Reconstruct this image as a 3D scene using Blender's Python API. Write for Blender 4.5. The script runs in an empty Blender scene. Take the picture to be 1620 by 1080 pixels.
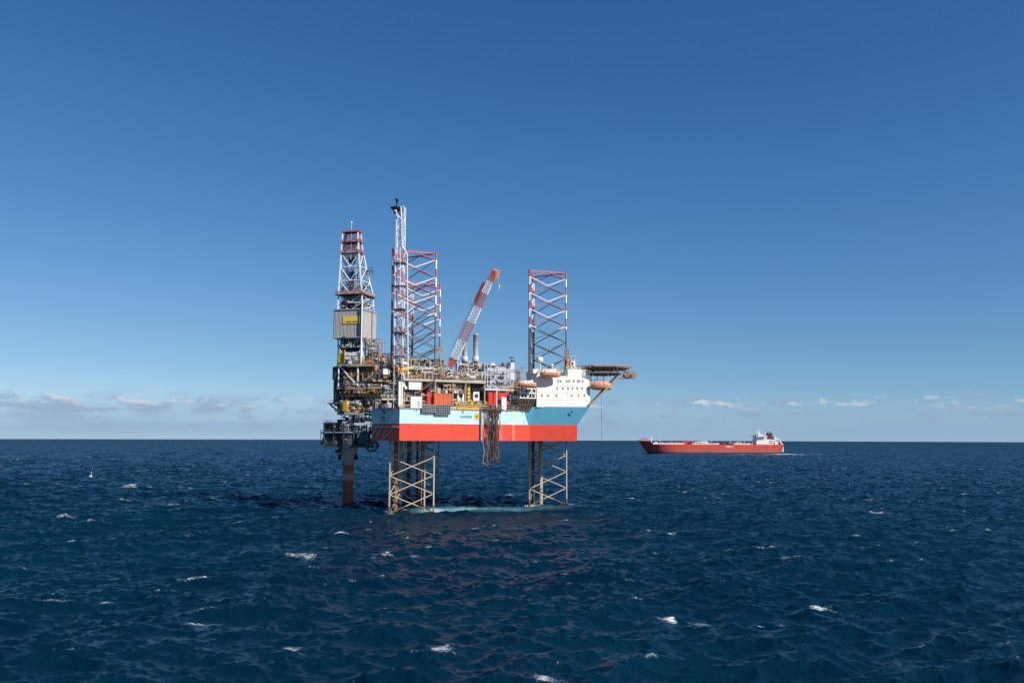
import bpy, math, random
import numpy as np
from mathutils import Vector, Matrix, Quaternion

# ------------------------------------------------------------------ camera, sky, sun, exposure
C = bpy.context.scene
COL = C.collection
R_EARTH = 6.371e6
CAM_H = 28.7
F = 1500.0                      # focal length in pixels of a 1620 pixel wide picture
PITCH = math.atan(151.5 / F)
ROLL = math.radians(0.18)
cam_data = bpy.data.cameras.new('camera')
cam = bpy.data.objects.new('camera', cam_data)
COL.objects.link(cam)
cam_data.sensor_width = 36.0
cam_data.lens = 36.0 * F / 1620.0
cam_data.clip_start = 1.0
cam_data.clip_end = 60000.0
cam.location = (0, 0, CAM_H)
cam.matrix_world = Matrix.Translation((0, 0, CAM_H)) @ Matrix.Rotation(math.pi / 2 + PITCH, 4, 'X') @ Matrix.Rotation(ROLL, 4, 'Z')
C.camera = cam

SUN_EL, SUN_AZ = math.radians(41), math.radians(127)     # azimuth clockwise from +Y
sun_dir = Vector((math.sin(SUN_AZ) * math.cos(SUN_EL), math.cos(SUN_AZ) * math.cos(SUN_EL), math.sin(SUN_EL)))
sun_data = bpy.data.lights.new('sun', 'SUN')
sun_data.energy = 5.0
sun_data.angle = math.radians(0.53)
sun_data.color = (1.0, 0.95, 0.88)
sun = bpy.data.objects.new('sun', sun_data)
COL.objects.link(sun)
sun.rotation_euler = (-sun_dir).to_track_quat('-Z', 'Y').to_euler()
sun.location = (0, 0, 300)

world = bpy.data.worlds.new('World')
C.world = world
world.use_nodes = True
wt = world.node_tree
wt.nodes.clear()


class NT:
    """small helper to write node graphs as expressions"""
    def __init__(self, tree):
        self.t = tree

    def n(self, kind, **kw):
        nd = self.t.nodes.new(kind)
        for k, v in kw.items():
            setattr(nd, k, v)
        return nd

    def put(self, sock, v):
        if v is None:
            return
        if hasattr(v, 'is_output') or isinstance(v, bpy.types.NodeSocket):
            self.t.links.new(v, sock)
        else:
            if isinstance(v, (tuple, list)) and len(v) == 3 and sock.type == 'RGBA':
                v = (*v, 1)
            sock.default_value = v

    def m(self, op, a, b=None, c=None, clamp=False):
        nd = self.n('ShaderNodeMath', operation=op)
        nd.use_clamp = clamp
        for i, v in enumerate((a, b, c)):
            self.put(nd.inputs[i], v)
        return nd.outputs[0]

    def ss(self, v, lo, hi, to0=0.0, to1=1.0, interp='SMOOTHSTEP'):
        nd = self.n('ShaderNodeMapRange', interpolation_type=interp)
        for i, x in enumerate((v, lo, hi, to0, to1)):
            self.put(nd.inputs[i], x)
        return nd.outputs[0]

    def mix(self, fac, a, b, blend='MIX'):
        nd = self.n('ShaderNodeMix', data_type='RGBA', blend_type=blend)
        self.put(nd.inputs[0], fac)
        self.put(nd.inputs[6], a)
        self.put(nd.inputs[7], b)
        return nd.outputs[2]

    def xyz(self, v):
        nd = self.n('ShaderNodeSeparateXYZ')
        self.put(nd.inputs[0], v)
        return nd.outputs

    def comb(self, x, y, z):
        nd = self.n('ShaderNodeCombineXYZ')
        for i, v in enumerate((x, y, z)):
            self.put(nd.inputs[i], v)
        return nd.outputs[0]

    def noise(self, vec, scale, detail=4, rough=0.55, lac=2.0, dist=0.0, out=0):
        nd = self.n('ShaderNodeTexNoise')
        self.put(nd.inputs['Vector'], vec)
        nd.inputs['Scale'].default_value = scale
        nd.inputs['Detail'].default_value = detail
        nd.inputs['Roughness'].default_value = rough
        nd.inputs['Lacunarity'].default_value = lac
        nd.inputs['Distortion'].default_value = dist
        return nd.outputs[out]


w = NT(wt)
sky = w.n('ShaderNodeTexSky', sky_type='NISHITA')
sky.sun_disc = False
sky.sun_elevation = SUN_EL
sky.sun_rotation = SUN_AZ
sky.altitude = 0
sky.air_density = 1.0
sky.dust_density = 0.35
sky.ozone_density = 2.2
geo = w.n('ShaderNodeNewGeometry')
d_in = w.n('ShaderNodeTexCoord').outputs['Generated']
dx, dy, dz = w.xyz(d_in)
el = w.m('MULTIPLY', w.m('ARCSINE', dz), 57.2958)                 # degrees above the horizon
az = w.m('MULTIPLY', w.m('ARCTAN2', dx, dy), 57.2958)
lift = w.n('ShaderNodeVectorMath', operation='NORMALIZE')           # clean sea air: no yellow dust band on the horizon
w.put(lift.inputs[0], w.comb(dx, dy, w.m('ADD', w.m('MULTIPLY', dz, 0.92), 0.085)))
wt.links.new(lift.outputs[0], sky.inputs[0])
sr = w.n('ShaderNodeSeparateColor')
w.put(sr.inputs[0], sky.outputs[0])
SKY_FIT = ((2.35, 1.97), (1.31, 1.40), (1.12, 1.07))                      # gain and gamma of each channel: a polarised, deep blue sky
cc = w.n('ShaderNodeCombineColor')
for i_, (a_, g_) in enumerate(SKY_FIT):
    w.put(cc.inputs[i_], w.m('MULTIPLY', w.m('POWER', w.m('MULTIPLY', sr.outputs[i_], 0.1), g_), a_ * 10))
skyc = cc.outputs[0]
# low fair-weather clouds far away, in a band a few degrees above the horizon, all the way round
q = w.comb(w.m('MULTIPLY', az, 0.6), w.m('MULTIPLY', el, 1.9), 3.7)
big = w.noise(w.comb(w.m('MULTIPLY', az, 0.07), w.m('MULTIPLY', el, 0.5), 1.3), 1.0, 2)
def cloud_density(vec):
    nz = w.noise(vec, 1.0, 7, 0.58)
    return w.m('ADD', nz, w.m('MULTIPLY', w.m('SUBTRACT', big, 0.5), 0.55))
band = w.m('MULTIPLY', w.ss(el, 0.0, 1.5), w.ss(el, 2.75, 1.8))
d0 = w.m('MULTIPLY', w.ss(cloud_density(q), 0.42, 0.62), band)
up = w.n('ShaderNodeVectorMath', operation='ADD')
w.put(up.inputs[0], q)
up.inputs[1].default_value = (0.12, 0.42, 0.0)
d1 = w.ss(cloud_density(up.outputs[0]), 0.42, 0.62)
lit = w.m('MULTIPLY', w.m('SUBTRACT', d0, d1, clamp=True), w.ss(el, 1.4, 2.3))
lowhaze = w.m('MULTIPLY', w.ss(w.noise(w.comb(w.m('MULTIPLY', az, 0.12), w.m('MULTIPLY', el, 1.2), 9.0), 1.0, 4), 0.3, 0.7), w.m('MULTIPLY', w.ss(el, -0.2, 0.8), w.ss(el, 2.6, 1.2)))
CLOUD_GREY = (2.85, 3.95, 5.7)
CLOUD_LIT = (7.6, 7.6, 7.8)
c1 = w.mix(w.m('ADD', w.m('MULTIPLY', lowhaze, 0.22), w.m('MULTIPLY', w.ss(el, 2.6, 0.2), 0.75)), skyc, (2.75, 4.15, 6.0))
c2 = w.mix(w.m('MULTIPLY', d0, 0.78), c1, CLOUD_GREY)
c3 = w.mix(w.m('MULTIPLY', lit, 0.95), c2, CLOUD_LIT)
bg = w.n('ShaderNodeBackground')
w.put(bg.inputs['Color'], c3)
bg.inputs['Strength'].default_value = 0.085
wo = w.n('ShaderNodeOutputWorld')
wt.links.new(bg.outputs[0], wo.inputs[0])

C.render.engine = 'CYCLES'
C.view_settings.view_transform = 'Standard'
C.view_settings.look = 'None'
C.view_settings.exposure = 0.25
C.view_settings.gamma = 1.0
C.view_settings.use_curve_mapping = False
C.cycles.max_bounces = 6
C.cycles.diffuse_bounces = 2
C.cycles.glossy_bounces = 3
C.cycles.transmission_bounces = 2
C.cycles.use_denoising = True


# ------------------------------------------------------------------ from the photograph's pixels to metres
def ray(px, py):
    dx_, dy_ = px - 810.0, 540.0 - py
    c_, s_ = math.cos(ROLL), math.sin(ROLL)
    x = dx_ * c_ - dy_ * s_
    y = dx_ * s_ + dy_ * c_
    return Vector((x, F * math.cos(PITCH) - y * math.sin(PITCH), F * math.sin(PITCH) + y * math.cos(PITCH)))


def W(px, py, d):
    """world point at depth d (metres along +Y) that shows at photo pixel px, py"""
    r = ray(px, py)
    k = d / r.y
    return Vector((r.x * k, d, CAM_H + r.z * k))


def water(px, py):
    r = ray(px, py)
    k = -CAM_H / r.z
    return Vector((r.x * k, r.y * k, 0.0))


# ------------------------------------------------------------------ the sea: FFT waves on a sheet that bends with the earth to the horizon
def ocean_tile(L, N, seed, wind_az, U, hs):
    rng = np.random.default_rng(seed)
    k1 = np.fft.fftfreq(N, L / N) * 2 * np.pi
    kx, ky = np.meshgrid(k1, k1, indexing='ij')
    k = np.hypot(kx, ky)
    k[0, 0] = 1e9
    g = 9.81
    kp = g / (U * U) * 0.72
    om = np.sqrt(g * k)
    S = np.exp(-1.25 * (kp / k) ** 2) / k ** 4
    gam = 2.2 ** np.exp(-((np.sqrt(k / kp) - 1) ** 2) / (2 * 0.09 ** 2))
    th = np.arctan2(ky, kx) - wind_az
    spread = np.where(np.cos(th) > 0, np.cos(th), 0) ** (2 + 6 * np.exp(-np.abs(np.log(k / kp)))) + 0.04
    S = S * gam * spread
    S *= np.exp(-(k * 0.13) ** 2)
    S[0, 0] = 0
    a = np.sqrt(S / 2) * (rng.standard_normal((N, N)) + 1j * rng.standard_normal((N, N)))
    h = np.fft.ifft2(a).real
    sc = (hs / 4) / h.std()
    a = a * sc
    h = np.fft.ifft2(a).real
    kk = np.where(k > 1e8, 1, k)
    Dx = np.fft.ifft2(1j * a * kx / kk).real
    Dy = np.fft.ifft2(1j * a * ky / kk).real
    div = np.fft.ifft2(-a * np.where(k > 1e8, 0, k) * np.exp(-(k * 0.5) ** 2)).real    # the crests are where the sheet is squeezed
    return dict(L=L, N=N, h=h, Dx=Dx, Dy=Dy, div=div)


def sample(T, key, x, y, rot):
    c_, s_ = math.cos(rot), math.sin(rot)
    u = (x * c_ + y * s_) / T['L'] * T['N']
    v = (-x * s_ + y * c_) / T['L'] * T['N']
    i0 = np.floor(u).astype(np.int64)
    j0 = np.floor(v).astype(np.int64)
    fu, fv = u - i0, v - j0
    N = T['N']
    i1, j1 = (i0 + 1) % N, (j0 + 1) % N
    i0 %= N
    j0 %= N
    out = []
    for kq in key:
        A = T[kq]
        out.append((A[i0, j0] * (1 - fu) + A[i1, j0] * fu) * (1 - fv) + (A[i0, j1] * (1 - fu) + A[i1, j1] * fu) * fv)
    return out


def value_noise(x, y, scale, seed):
    rng = np.random.default_rng(seed)
    G = rng.random((256, 256))
    u, v = x / scale, y / scale
    i, j = np.floor(u).astype(np.int64), np.floor(v).astype(np.int64)
    fu, fv = u - i, v - j
    fu, fv = fu * fu * (3 - 2 * fu), fv * fv * (3 - 2 * fv)
    g = lambda a, b: G[a % 256, b % 256]
    return (g(i, j) * (1 - fu) + g(i + 1, j) * fu) * (1 - fv) + (g(i, j + 1) * (1 - fu) + g(i + 1, j + 1) * fu) * fv


def sstep(x, a, b):
    t = np.clip((x - a) / (b - a), 0, 1)
    return t * t * (3 - 2 * t)


WAVE_AZ = math.radians(-72)       # the waves run towards the camera and a little to the right


def build_sea():
    T1 = ocean_tile(290.0, 1024, 11, WAVE_AZ, 4.5, 1.4)
    T2 = ocean_tile(613.0, 1024, 23, WAVE_AZ + math.radians(24), 8.4, 1.95)
    T3 = ocean_tile(131.0, 1024, 37, WAVE_AZ - math.radians(10), 2.1, 0.27)
    rot1, rot2, rot3 = 0.0, math.radians(24), math.radians(-31)
    # rings: dense near, growing with distance as far as the horizon
    rs = [12.0]
    while rs[-1] < 42000:
        r = rs[-1]
        px = r * r / (CAM_H * 950.0)             # metres of water seen in one picture row
        if r < 95:
            st = 3.0
        else:
            st = max(0.40, min(0.55 * px, 0.45 + max(0, r - 320) * 0.0040)) if r < 2500 else 9.2 + (r - 2500) * 0.012
        rs.append(r + st)
    rs = np.array(rs)
    a0 = np.radians(30.6)
    fine = np.linspace(-a0, a0, 800)
    step, coarse = np.radians(0.2), [a0]
    while coarse[-1] < np.pi:
        step *= 1.35
        coarse.append(min(coarse[-1] + step, np.pi))
    coarse = np.array(coarse[1:])
    angs = np.concatenate([-coarse[::-1], fine, coarse[:-1]])
    A, Rr = np.meshgrid(angs, rs, indexing='ij')
    x = (Rr * np.sin(A)).ravel()
    y = (Rr * np.cos(A)).ravel()
    h1, ax, ay, v1 = sample(T1, ('h', 'Dx', 'Dy', 'div'), x, y, rot1)
    h2, bx, by, v2 = sample(T2, ('h', 'Dx', 'Dy', 'div'), x, y, rot2)
    c_, s_ = math.cos(rot2), math.sin(rot2)
    h3, gx, gy = sample(T3, ('h', 'Dx', 'Dy'), x, y, rot3)
    gust = 0.45 + 1.1 * value_noise(x, y, 150.0, 5) * (0.6 + 0.8 * value_noise(x, y, 47.0, 6))     # cat's paws
    h3, gx, gy = h3 * gust, gx * gust, gy * gust
    c3, s3 = math.cos(rot3), math.sin(rot3)
    ch = 1.0
    X = x + ch * (ax + bx * c_ - by * s_ + gx * c3 - gy * s3)
    Y = y + ch * (ay + bx * s_ + by * c_ + gx * s3 + gy * c3)
    r2 = x * x + y * y
    Z = h1 + h2 + h3 - r2 / (2 * R_EARTH)
    squeeze = -(v1 + v2)                        # > 0 where crests bunch up
    sd = squeeze.std()
    sq = squeeze / sd
    patch = value_noise(x, y, 23.0, 8) * 0.6 + value_noise(x, y, 9.0, 9) * 0.4
    far = np.sqrt(r2)
    thr = FOAM_THR - 0.0 * far
    foam = sstep(sq + 2.6 * (patch - 0.5), thr, thr + 2.8) * (0.42 + 0.55 * value_noise(x, y, 31.0, 77))
    s1_ = -v1 / v1.std()                          # little spilling crests of the short waves
    small = sstep(s1_ + 1.8 * (value_noise(x, y, 11.0, 91) - 0.5) + 1.2 * (value_noise(x, y, 90.0, 92) - 0.5), 1.75, 3.3) * (0.35 + 0.4 * value_noise(x, y, 17.0, 93))
    foam = np.maximum(foam, small)
    # old foam left behind the crests: lace, stretched along the wind
    c2, s2 = math.cos(WAVE_AZ), math.sin(WAVE_AZ)
    xa, ya = x * c2 + y * s2, -x * s2 + y * c2
    lace = sstep(value_noise(xa, ya, 34.0, 21) * 0.5 + value_noise(xa * 2.0, ya, 13.0, 22) * 0.5, 0.74, 0.92)
    trail = lace * sstep(value_noise(x, y, 55.0, 25), 0.55, 0.8) * 0.62
    bubble = np.zeros_like(x)

    def streak(p0, p1, wdt, amt, tgt, ragged=0.6, sd_=31):
        ex, ey = p1.x - p0.x, p1.y - p0.y
        L2 = ex * ex + ey * ey
        t = np.clip(((x - p0.x) * ex + (y - p0.y) * ey) / L2, 0, 1)
        dd = np.hypot(x - p0.x - t * ex, y - p0.y - t * ey)
        wv = wdt * (1 - ragged * value_noise(x, y, max(wdt * 0.8, 1.5), sd_))
        f = (1 - sstep(dd, wv * 0.25, wv)) * amt * (1 - 0.75 * t)
        np.maximum(tgt, f, out=tgt)
    # water churned and aerated where the near leg's outflow falls, carried off to the right
    streak(water(704, 807), water(838, 802), 26.0, 1.0, bubble, 0.45)
    streak(water(735, 806), water(850, 803), 36.0, 0.45, bubble, 0.9, 41)
    streak(water(686, 807.2), water(770, 804.5), 13.0, 1.0, foam, 0.6, 33)
    streak(water(616, 809), water(684, 808), 3.4, 0.8, foam)
    streak(water(838, 797), water(897, 796), 5.0, 1.0, foam)
    streak(water(752, 789), water(833, 788.5), 2.6, 0.7, foam, 0.9, 52)
    streak(water(540, 798), water(560, 797.5), 2.6, 0.6, foam, 0.8, 71)
    for lx, ly in ((-40.6, 375.0), (-44.7, 451.0), (13.8, 420.0)):          # wash round the posts of the legs
        for t_ in (-7, -127, 113):
            cx_, cy_ = lx + 10.28 * math.cos(math.radians(t_)), ly + 10.28 * math.sin(math.radians(t_))
            dd = np.hypot(x - cx_ - 1.2, (y - cy_) * 0.8)
            np.maximum(foam, (1 - sstep(dd, 0.8, 3.6)) * 0.85, out=foam)
    # the tanker's wake
    streak(water(1243, 718.2), water(1322, 719.0), 90.0, 0.95, foam, 0.7, 61)
    streak(water(1180, 718.8), water(1243, 718.2), 60.0, 0.7, foam, 0.5, 62)
    for (p, q_, wd) in FOAM_LINES:
        streak(water(*p), water(*q_), wd * 1.5, 0.72, foam, 0.85, int(p[0]))
    foam = np.maximum(foam, trail)
    na, nr = len(angs), len(rs)
    nv = na * nr
    i = np.arange(na)[:, None]
    j = np.arange(nr - 1)[None, :]
    i2 = (i + 1) % na
    quads = np.stack([i * nr + j, i * nr + j + 1, i2 * nr + j + 1, i2 * nr + j], -1).reshape(-1, 4)[:, ::-1]
    co = np.empty((nv + 1, 3), np.float32)
    co[:nv, 0], co[:nv, 1], co[:nv, 2] = X, Y, Z
    co[nv] = (0, 0, 0)
    ia = np.arange(na)
    tris = np.stack([np.full(na, nv), ia * nr, ((ia + 1) % na) * nr], -1)[:, ::-1]
    me = bpy.data.meshes.new('sea')
    nq, nt = len(quads), len(tris)
    me.vertices.add(nv + 1)
    me.vertices.foreach_set('co', co.ravel())
    me.loops.add(nq * 4 + nt * 3)
    me.loops.foreach_set('vertex_index', np.concatenate([quads.ravel(), tris.ravel()]).astype(np.int32))
    me.polygons.add(nq + nt)
    me.polygons.foreach_set('loop_start', np.concatenate([np.arange(nq) * 4, nq * 4 + np.arange(nt) * 3]).astype(np.int32))
    me.polygons.foreach_set('use_smooth', np.ones(nq + nt, bool))
    me.update(calc_edges=True)
    # where the rings lie wide apart the sheet cannot carry the short waves: their slopes become roughness
    gap = np.gradient(rs)
    unres = np.tile(sstep(np.log(np.maximum(gap, .1)), np.log(1.5), np.log(45.0)), na)
    for nm, arr in (('foam', foam), ('bubble', bubble), ('unresolved', unres)):
        at = me.attributes.new(nm, 'FLOAT', 'POINT')
        at.data.foreach_set('value', np.append(arr, 0).astype(np.float32))
    o = bpy.data.objects.new('sea', me)
    COL.objects.link(o)
    o['kind'] = 'structure'
    o['label'] = 'dark blue wind-blown sea with whitecaps'
    print('sea verts', nv, 'foam share', float((foam > 0.4).mean()), len(rs), len(angs))
    return o


FOAM_THR = 1.2
# longer broken crests that lie on the water: (start pixel, end pixel, width in metres)
FOAM_LINES = [((470, 881), (523, 888), 4.0), ((548, 886), (612, 892), 4.6), ((596, 879), (634, 884), 2.6), ((648, 889), (676, 884), 3.2),
              ((1030, 836), (1056, 839), 3.0), ((1052, 848), (1088, 842), 3.4), ((1385, 809), (1428, 817), 4.5), ((1566, 840), (1606, 842), 4.2),
              ((1290, 962), (1342, 969), 3.0), ((1236, 889), (1274, 897), 3.4), ((1066, 971), (1095, 978), 3.0), ((1105, 984), (1165, 990), 3.6),
              ((1210, 982), (1262, 984), 3.0), ((98, 815), (135, 817), 4.0), ((255, 800), (298, 802), 4.6), ((318, 985), (372, 990), 3.0),
              ((700, 1031), (748, 1038), 2.6), ((450, 1022), (490, 1036), 2.6), ((868, 1077), (950, 1076), 2.2), ((1118, 786), (1170, 788), 4.0)]


def mat_sea():
    m = bpy.data.materials.new('sea_water')
    m.use_nodes = True
    t = m.node_tree
    t.nodes.clear()
    n = NT(t)
    g = n.n('ShaderNodeNewGeometry').outputs['Position']
    fo = n.n('ShaderNodeAttribute', attribute_name='foam').outputs['Fac']
    bu = n.n('ShaderNodeAttribute', attribute_name='bubble').outputs['Fac']
    x, y, z = n.xyz(g)
    p2 = n.comb(x, n.m('MULTIPLY', y, 1.0), 0.0)
    # broken texture of the foam
    fmap = n.n('ShaderNodeMapping')
    fmap.inputs['Rotation'].default_value = (0, 0, -(WAVE_AZ + math.pi / 2))
    fmap.inputs['Scale'].default_value = (0.42, 1.25, 1.0)
    n.put(fmap.inputs[0], p2)
    f1 = n.noise(fmap.outputs[0], 2.4, 7, 0.78, dist=1.1)
    f2 = n.noise(p2, 0.22, 3, 0.5)
    fm = n.m('ADD', fo, n.m('MULTIPLY', n.m('SUBTRACT', n.m('ADD', n.m('MULTIPLY', f1, 0.7), n.m('MULTIPLY', f2, 0.3)), 0.5), 4.6))
    foam = n.m('MULTIPLY', n.ss(fm, 0.55, 1.1), n.ss(fo, 0.03, 0.3))
    bub = n.m('MULTIPLY', bu, n.ss(n.noise(n.comb(x, n.m('MULTIPLY', y, 0.5), 0.0), 0.12, 4), 0.25, 0.7, 0.55, 1.0))
    # ripples
    rp = n.n('ShaderNodeMapping')
    rp.inputs['Rotation'].default_value = (0, 0, WAVE_AZ)
    rp.inputs['Scale'].default_value = (1.0, 0.55, 1.0)
    n.put(rp.inputs[0], p2)
    b1 = n.noise(rp.outputs[0], 0.42, 5, 0.66)
    b2 = n.noise(rp.outputs[0], 1.9, 4, 0.62)
    hgt = n.m('ADD', n.m('MULTIPLY', b1, 0.85), n.m('MULTIPLY', b2, 0.30))
    bump = n.n('ShaderNodeBump')
    bump.inputs['Strength'].default_value = 1.0
    bump.inputs['Distance'].default_value = 0.55
    n.put(bump.inputs['Height'], hgt)
    deep = n.mix(n.ss(n.noise(n.comb(x, y, 0.0), 0.011, 3), 0.35, 0.65), WATER_A, WATER_B)
    col = n.mix(n.m('MULTIPLY', bub, 0.9, clamp=True), deep, (0.17, 0.42, 0.47))
    wat = n.n('ShaderNodeBsdfPrincipled')
    n.put(wat.inputs['Base Color'], col)
    un = n.n('ShaderNodeAttribute', attribute_name='unresolved').outputs['Fac']
    n.put(wat.inputs['Roughness'], n.m('ADD', 0.22, n.m('MULTIPLY', un, 0.17)))           # ripples too small to model
    wat.inputs['IOR'].default_value = 1.333
    wat.inputs['Specular IOR Level'].default_value = 0.27        # a polarising filter takes part of the glare
    n.put(wat.inputs['Normal'], bump.outputs[0])
    fb = n.n('ShaderNodeBsdfPrincipled')
    n.put(fb.inputs['Base Color'], (0.62, 0.66, 0.68))
    fb.inputs['Roughness'].default_value = 0.9
    fb.inputs['Specular IOR Level'].default_value = 0.1
    n.put(fb.inputs['Normal'], bump.outputs[0])
    mx = n.n('ShaderNodeMixShader')
    n.put(mx.inputs[0], n.m('MULTIPLY', foam, 0.82))
    t.links.new(wat.outputs[0], mx.inputs[1])
    t.links.new(fb.outputs[0], mx.inputs[2])
    out = n.n('ShaderNodeOutputMaterial')
    t.links.new(mx.outputs[0], out.inputs[0])
    return m


WATER_A = (0.0002, 0.0112, 0.0260)
WATER_B = (0.0003, 0.0158, 0.0310)
sea = build_sea()
sea.data.materials.append(mat_sea())


# ------------------------------------------------------------------ materials
MATS = {}


def paint(name, col, rough=0.55, metal=0.0, dirt=0.30, rust=0.0, scale=1.0, streak=0.5):
    """painted or bare steel with blotches, vertical run marks and some rust"""
    if name in MATS:
        return MATS[name]
    m = bpy.data.materials.new(name)
    m.use_nodes = True
    t = m.node_tree
    t.nodes.clear()
    n = NT(t)
    g = n.n('ShaderNodeNewGeometry').outputs['Position']
    x, y, z = n.xyz(g)
    blot = n.noise(g, 0.45 * scale, 4, 0.6)
    run = n.noise(n.comb(n.m('MULTIPLY', x, 1.6), n.m('MULTIPLY', y, 1.6), n.m('MULTIPLY', z, 0.10)), scale, 4, 0.65)
    dk = tuple(c * 0.45 for c in col)
    f = n.m('ADD', n.m('MULTIPLY', n.ss(blot, 0.42, 0.75), dirt), n.m('MULTIPLY', n.ss(run, 0.52, 0.8), dirt * streak * 2))
    c = n.mix(n.m('MINIMUM', f, 0.85), col, dk)
    if rust > 0:
        rn = n.noise(n.comb(n.m('MULTIPLY', x, 1.1), n.m('MULTIPLY', y, 1.1), n.m('MULTIPLY', z, 0.22)), 1.1 * scale, 6, 0.7)
        c = n.mix(n.m('MULTIPLY', n.ss(rn, 0.64 - 0.2 * rust, 0.72), min(1.0, 0.35 + rust)), c, (0.16, 0.055, 0.022))
    b = n.n('ShaderNodeBsdfPrincipled')
    n.put(b.inputs['Base Color'], c)
    b.inputs['Metallic'].default_value = metal
    n.put(b.inputs['Roughness'], n.m('ADD', rough, n.m('MULTIPLY', n.m('SUBTRACT', blot, 0.5), 0.25)))
    o = n.n('ShaderNodeOutputMaterial')
    t.links.new(b.outputs[0], o.inputs[0])
    MATS[name] = m
    return m


def banded(name, bands, period=None, phase=0.0, rust=0.3, rough=0.55):
    """paint that changes with height: bands = [(top height, colour, alternate colour or None)] from the lowest up"""
    m = bpy.data.materials.new(name)
    m.use_nodes = True
    t = m.node_tree
    t.nodes.clear()
    n = NT(t)
    g = n.n('ShaderNodeNewGeometry').outputs['Position']
    x, y, z = n.xyz(g)
    zj = n.m('ADD', z, n.m('MULTIPLY', n.m('SUBTRACT', n.noise(g, 1.3, 3), 0.5), 0.5))
    c = None
    prev = None
    for top, a, alt in bands:
        if alt is not None:
            fr = n.m('FRACT', n.m('DIVIDE', n.m('SUBTRACT', zj, phase), period))
            col = n.mix(n.m('GREATER_THAN', fr, 0.5), a, alt)
        else:
            col = a
        if c is None:
            c = col if not isinstance(col, tuple) else n.mix(0.0, col, col)
        else:
            c = n.mix(n.m('GREATER_THAN', zj, prev), c, col)
        prev = top
    rn = n.noise(n.comb(n.m('MULTIPLY', x, 1.1), n.m('MULTIPLY', y, 1.1), n.m('MULTIPLY', z, 0.3)), 0.9, 6, 0.7)
    c = n.mix(n.m('MULTIPLY', n.ss(rn, 0.66 - 0.22 * rust, 0.74), 0.75), c, (0.17, 0.07, 0.035))
    b = n.n('ShaderNodeBsdfPrincipled')
    n.put(b.inputs['Base Color'], c)
    b.inputs['Roughness'].default_value = rough
    o = n.n('ShaderNodeOutputMaterial')
    t.links.new(b.outputs[0], o.inputs[0])
    MATS[name] = m
    return m


RED_W, WHITE_W = (0.46, 0.12, 0.13), (0.82, 0.81, 0.81)
M_LEG = banded('leg_paint', [(2.2, (0.15, 0.11, 0.08), None), (41.0, (0.46, 0.39, 0.29), None), (76.4, (0.13, 0.11, 0.115), None), (200, RED_W, WHITE_W)], 7.1, 99.0 - 7.1 * 4, 0.22)
M_LEGN = banded('leg_paint_pale', [(4.0, (0.24, 0.14, 0.09), None), (41.0, (0.42, 0.39, 0.33), None), (74.0, (0.45, 0.43, 0.42), None), (200, RED_W, WHITE_W)], 7.1, 99.0 - 7.1 * 4, 0.35)
M_DERR = paint('derrick_white', (0.74, 0.74, 0.73), dirt=0.35, rust=0.15)
M_RED = paint('hull_red', (0.72, 0.064, 0.030), 0.45, dirt=0.34, rust=0.0, scale=0.5)
M_PALE = paint('hull_pale_blue', (0.50, 0.75, 0.78), 0.45, dirt=0.34, rust=0.42, scale=0.7)
M_TEAL = paint('hull_deep_blue', (0.055, 0.25, 0.36), 0.45, dirt=0.14, scale=0.6)
M_DECK = paint('deck_green_grey', (0.14, 0.16, 0.15), 0.8, dirt=0.4, rust=0.3)
M_CREAM = paint('cream_paint', (0.80, 0.76, 0.69), 0.5, dirt=0.05, rust=0.02, streak=0.7)
M_WHITE = paint('white_paint', (0.78, 0.78, 0.76), 0.5, dirt=0.18, rust=0.04)
M_GREY = paint('grey_paint', (0.36, 0.37, 0.38), 0.55, dirt=0.30, rust=0.05)
M_LGREY = paint('pale_grey_paint', (0.55, 0.57, 0.59), 0.5, dirt=0.25, rust=0.06)
M_CLAD = paint('cladding_grey', (0.40, 0.39, 0.37), 0.5, dirt=0.22, rust=0.04)
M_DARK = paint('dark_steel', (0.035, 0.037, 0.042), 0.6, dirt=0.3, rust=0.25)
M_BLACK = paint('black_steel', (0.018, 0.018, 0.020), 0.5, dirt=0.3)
M_BROWN = paint('brown_steel', (0.12, 0.075, 0.05), 0.7, dirt=0.4, rust=0.55)
M_TAN = paint('tan_steel', (0.36, 0.26, 0.15), 0.6, dirt=0.35, rust=0.35)
M_BEIGE = paint('beige_steel', (0.44, 0.37, 0.27), 0.6, dirt=0.3, rust=0.25)
M_YELL = paint('yellow_paint', (0.72, 0.42, 0.035), 0.5, dirt=0.28, rust=0.12)
M_ORNG = paint('orange_paint', (0.78, 0.15, 0.03), 0.5, dirt=0.15, rust=0.05)
M_CRED = paint('container_red', (0.62, 0.045, 0.03), 0.5, dirt=0.2, rust=0.08)
M_BOAT = paint('lifeboat_orange', (0.80, 0.31, 0.17), 0.4, dirt=0.12)
M_BOATP = paint('lifeboat_pale', (0.82, 0.56, 0.40), 0.4, dirt=0.12)
M_GREEN = paint('green_paint', (0.10, 0.30, 0.22), 0.55, dirt=0.3)
M_DGREEN = paint('dark_green_sheet', (0.030, 0.060, 0.058), 0.7, dirt=0.3)
M_BLUE = paint('dark_blue_paint', (0.03, 0.06, 0.15), 0.5, dirt=0.3)
M_SILV = paint('bare_metal', (0.50, 0.51, 0.52), 0.45, 0.15, dirt=0.2)
M_RUST = paint('rusty_steel', (0.27, 0.12, 0.06), 0.8, dirt=0.4, rust=0.8)
M_ROPE = paint('rope_pale', (0.50, 0.46, 0.40), 0.9, dirt=0.2)
M_HOSE = paint('hose_black', (0.028, 0.026, 0.030), 0.55, dirt=0.2)
M_HOSER = paint('hose_brown', (0.26, 0.10, 0.07), 0.6, dirt=0.3)
M_HOSEB = paint('hose_blue', (0.06, 0.13, 0.24), 0.55, dirt=0.2)
M_TEXT = paint('letter_teal', (0.05, 0.26, 0.27), 0.5, dirt=0.1)
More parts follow.
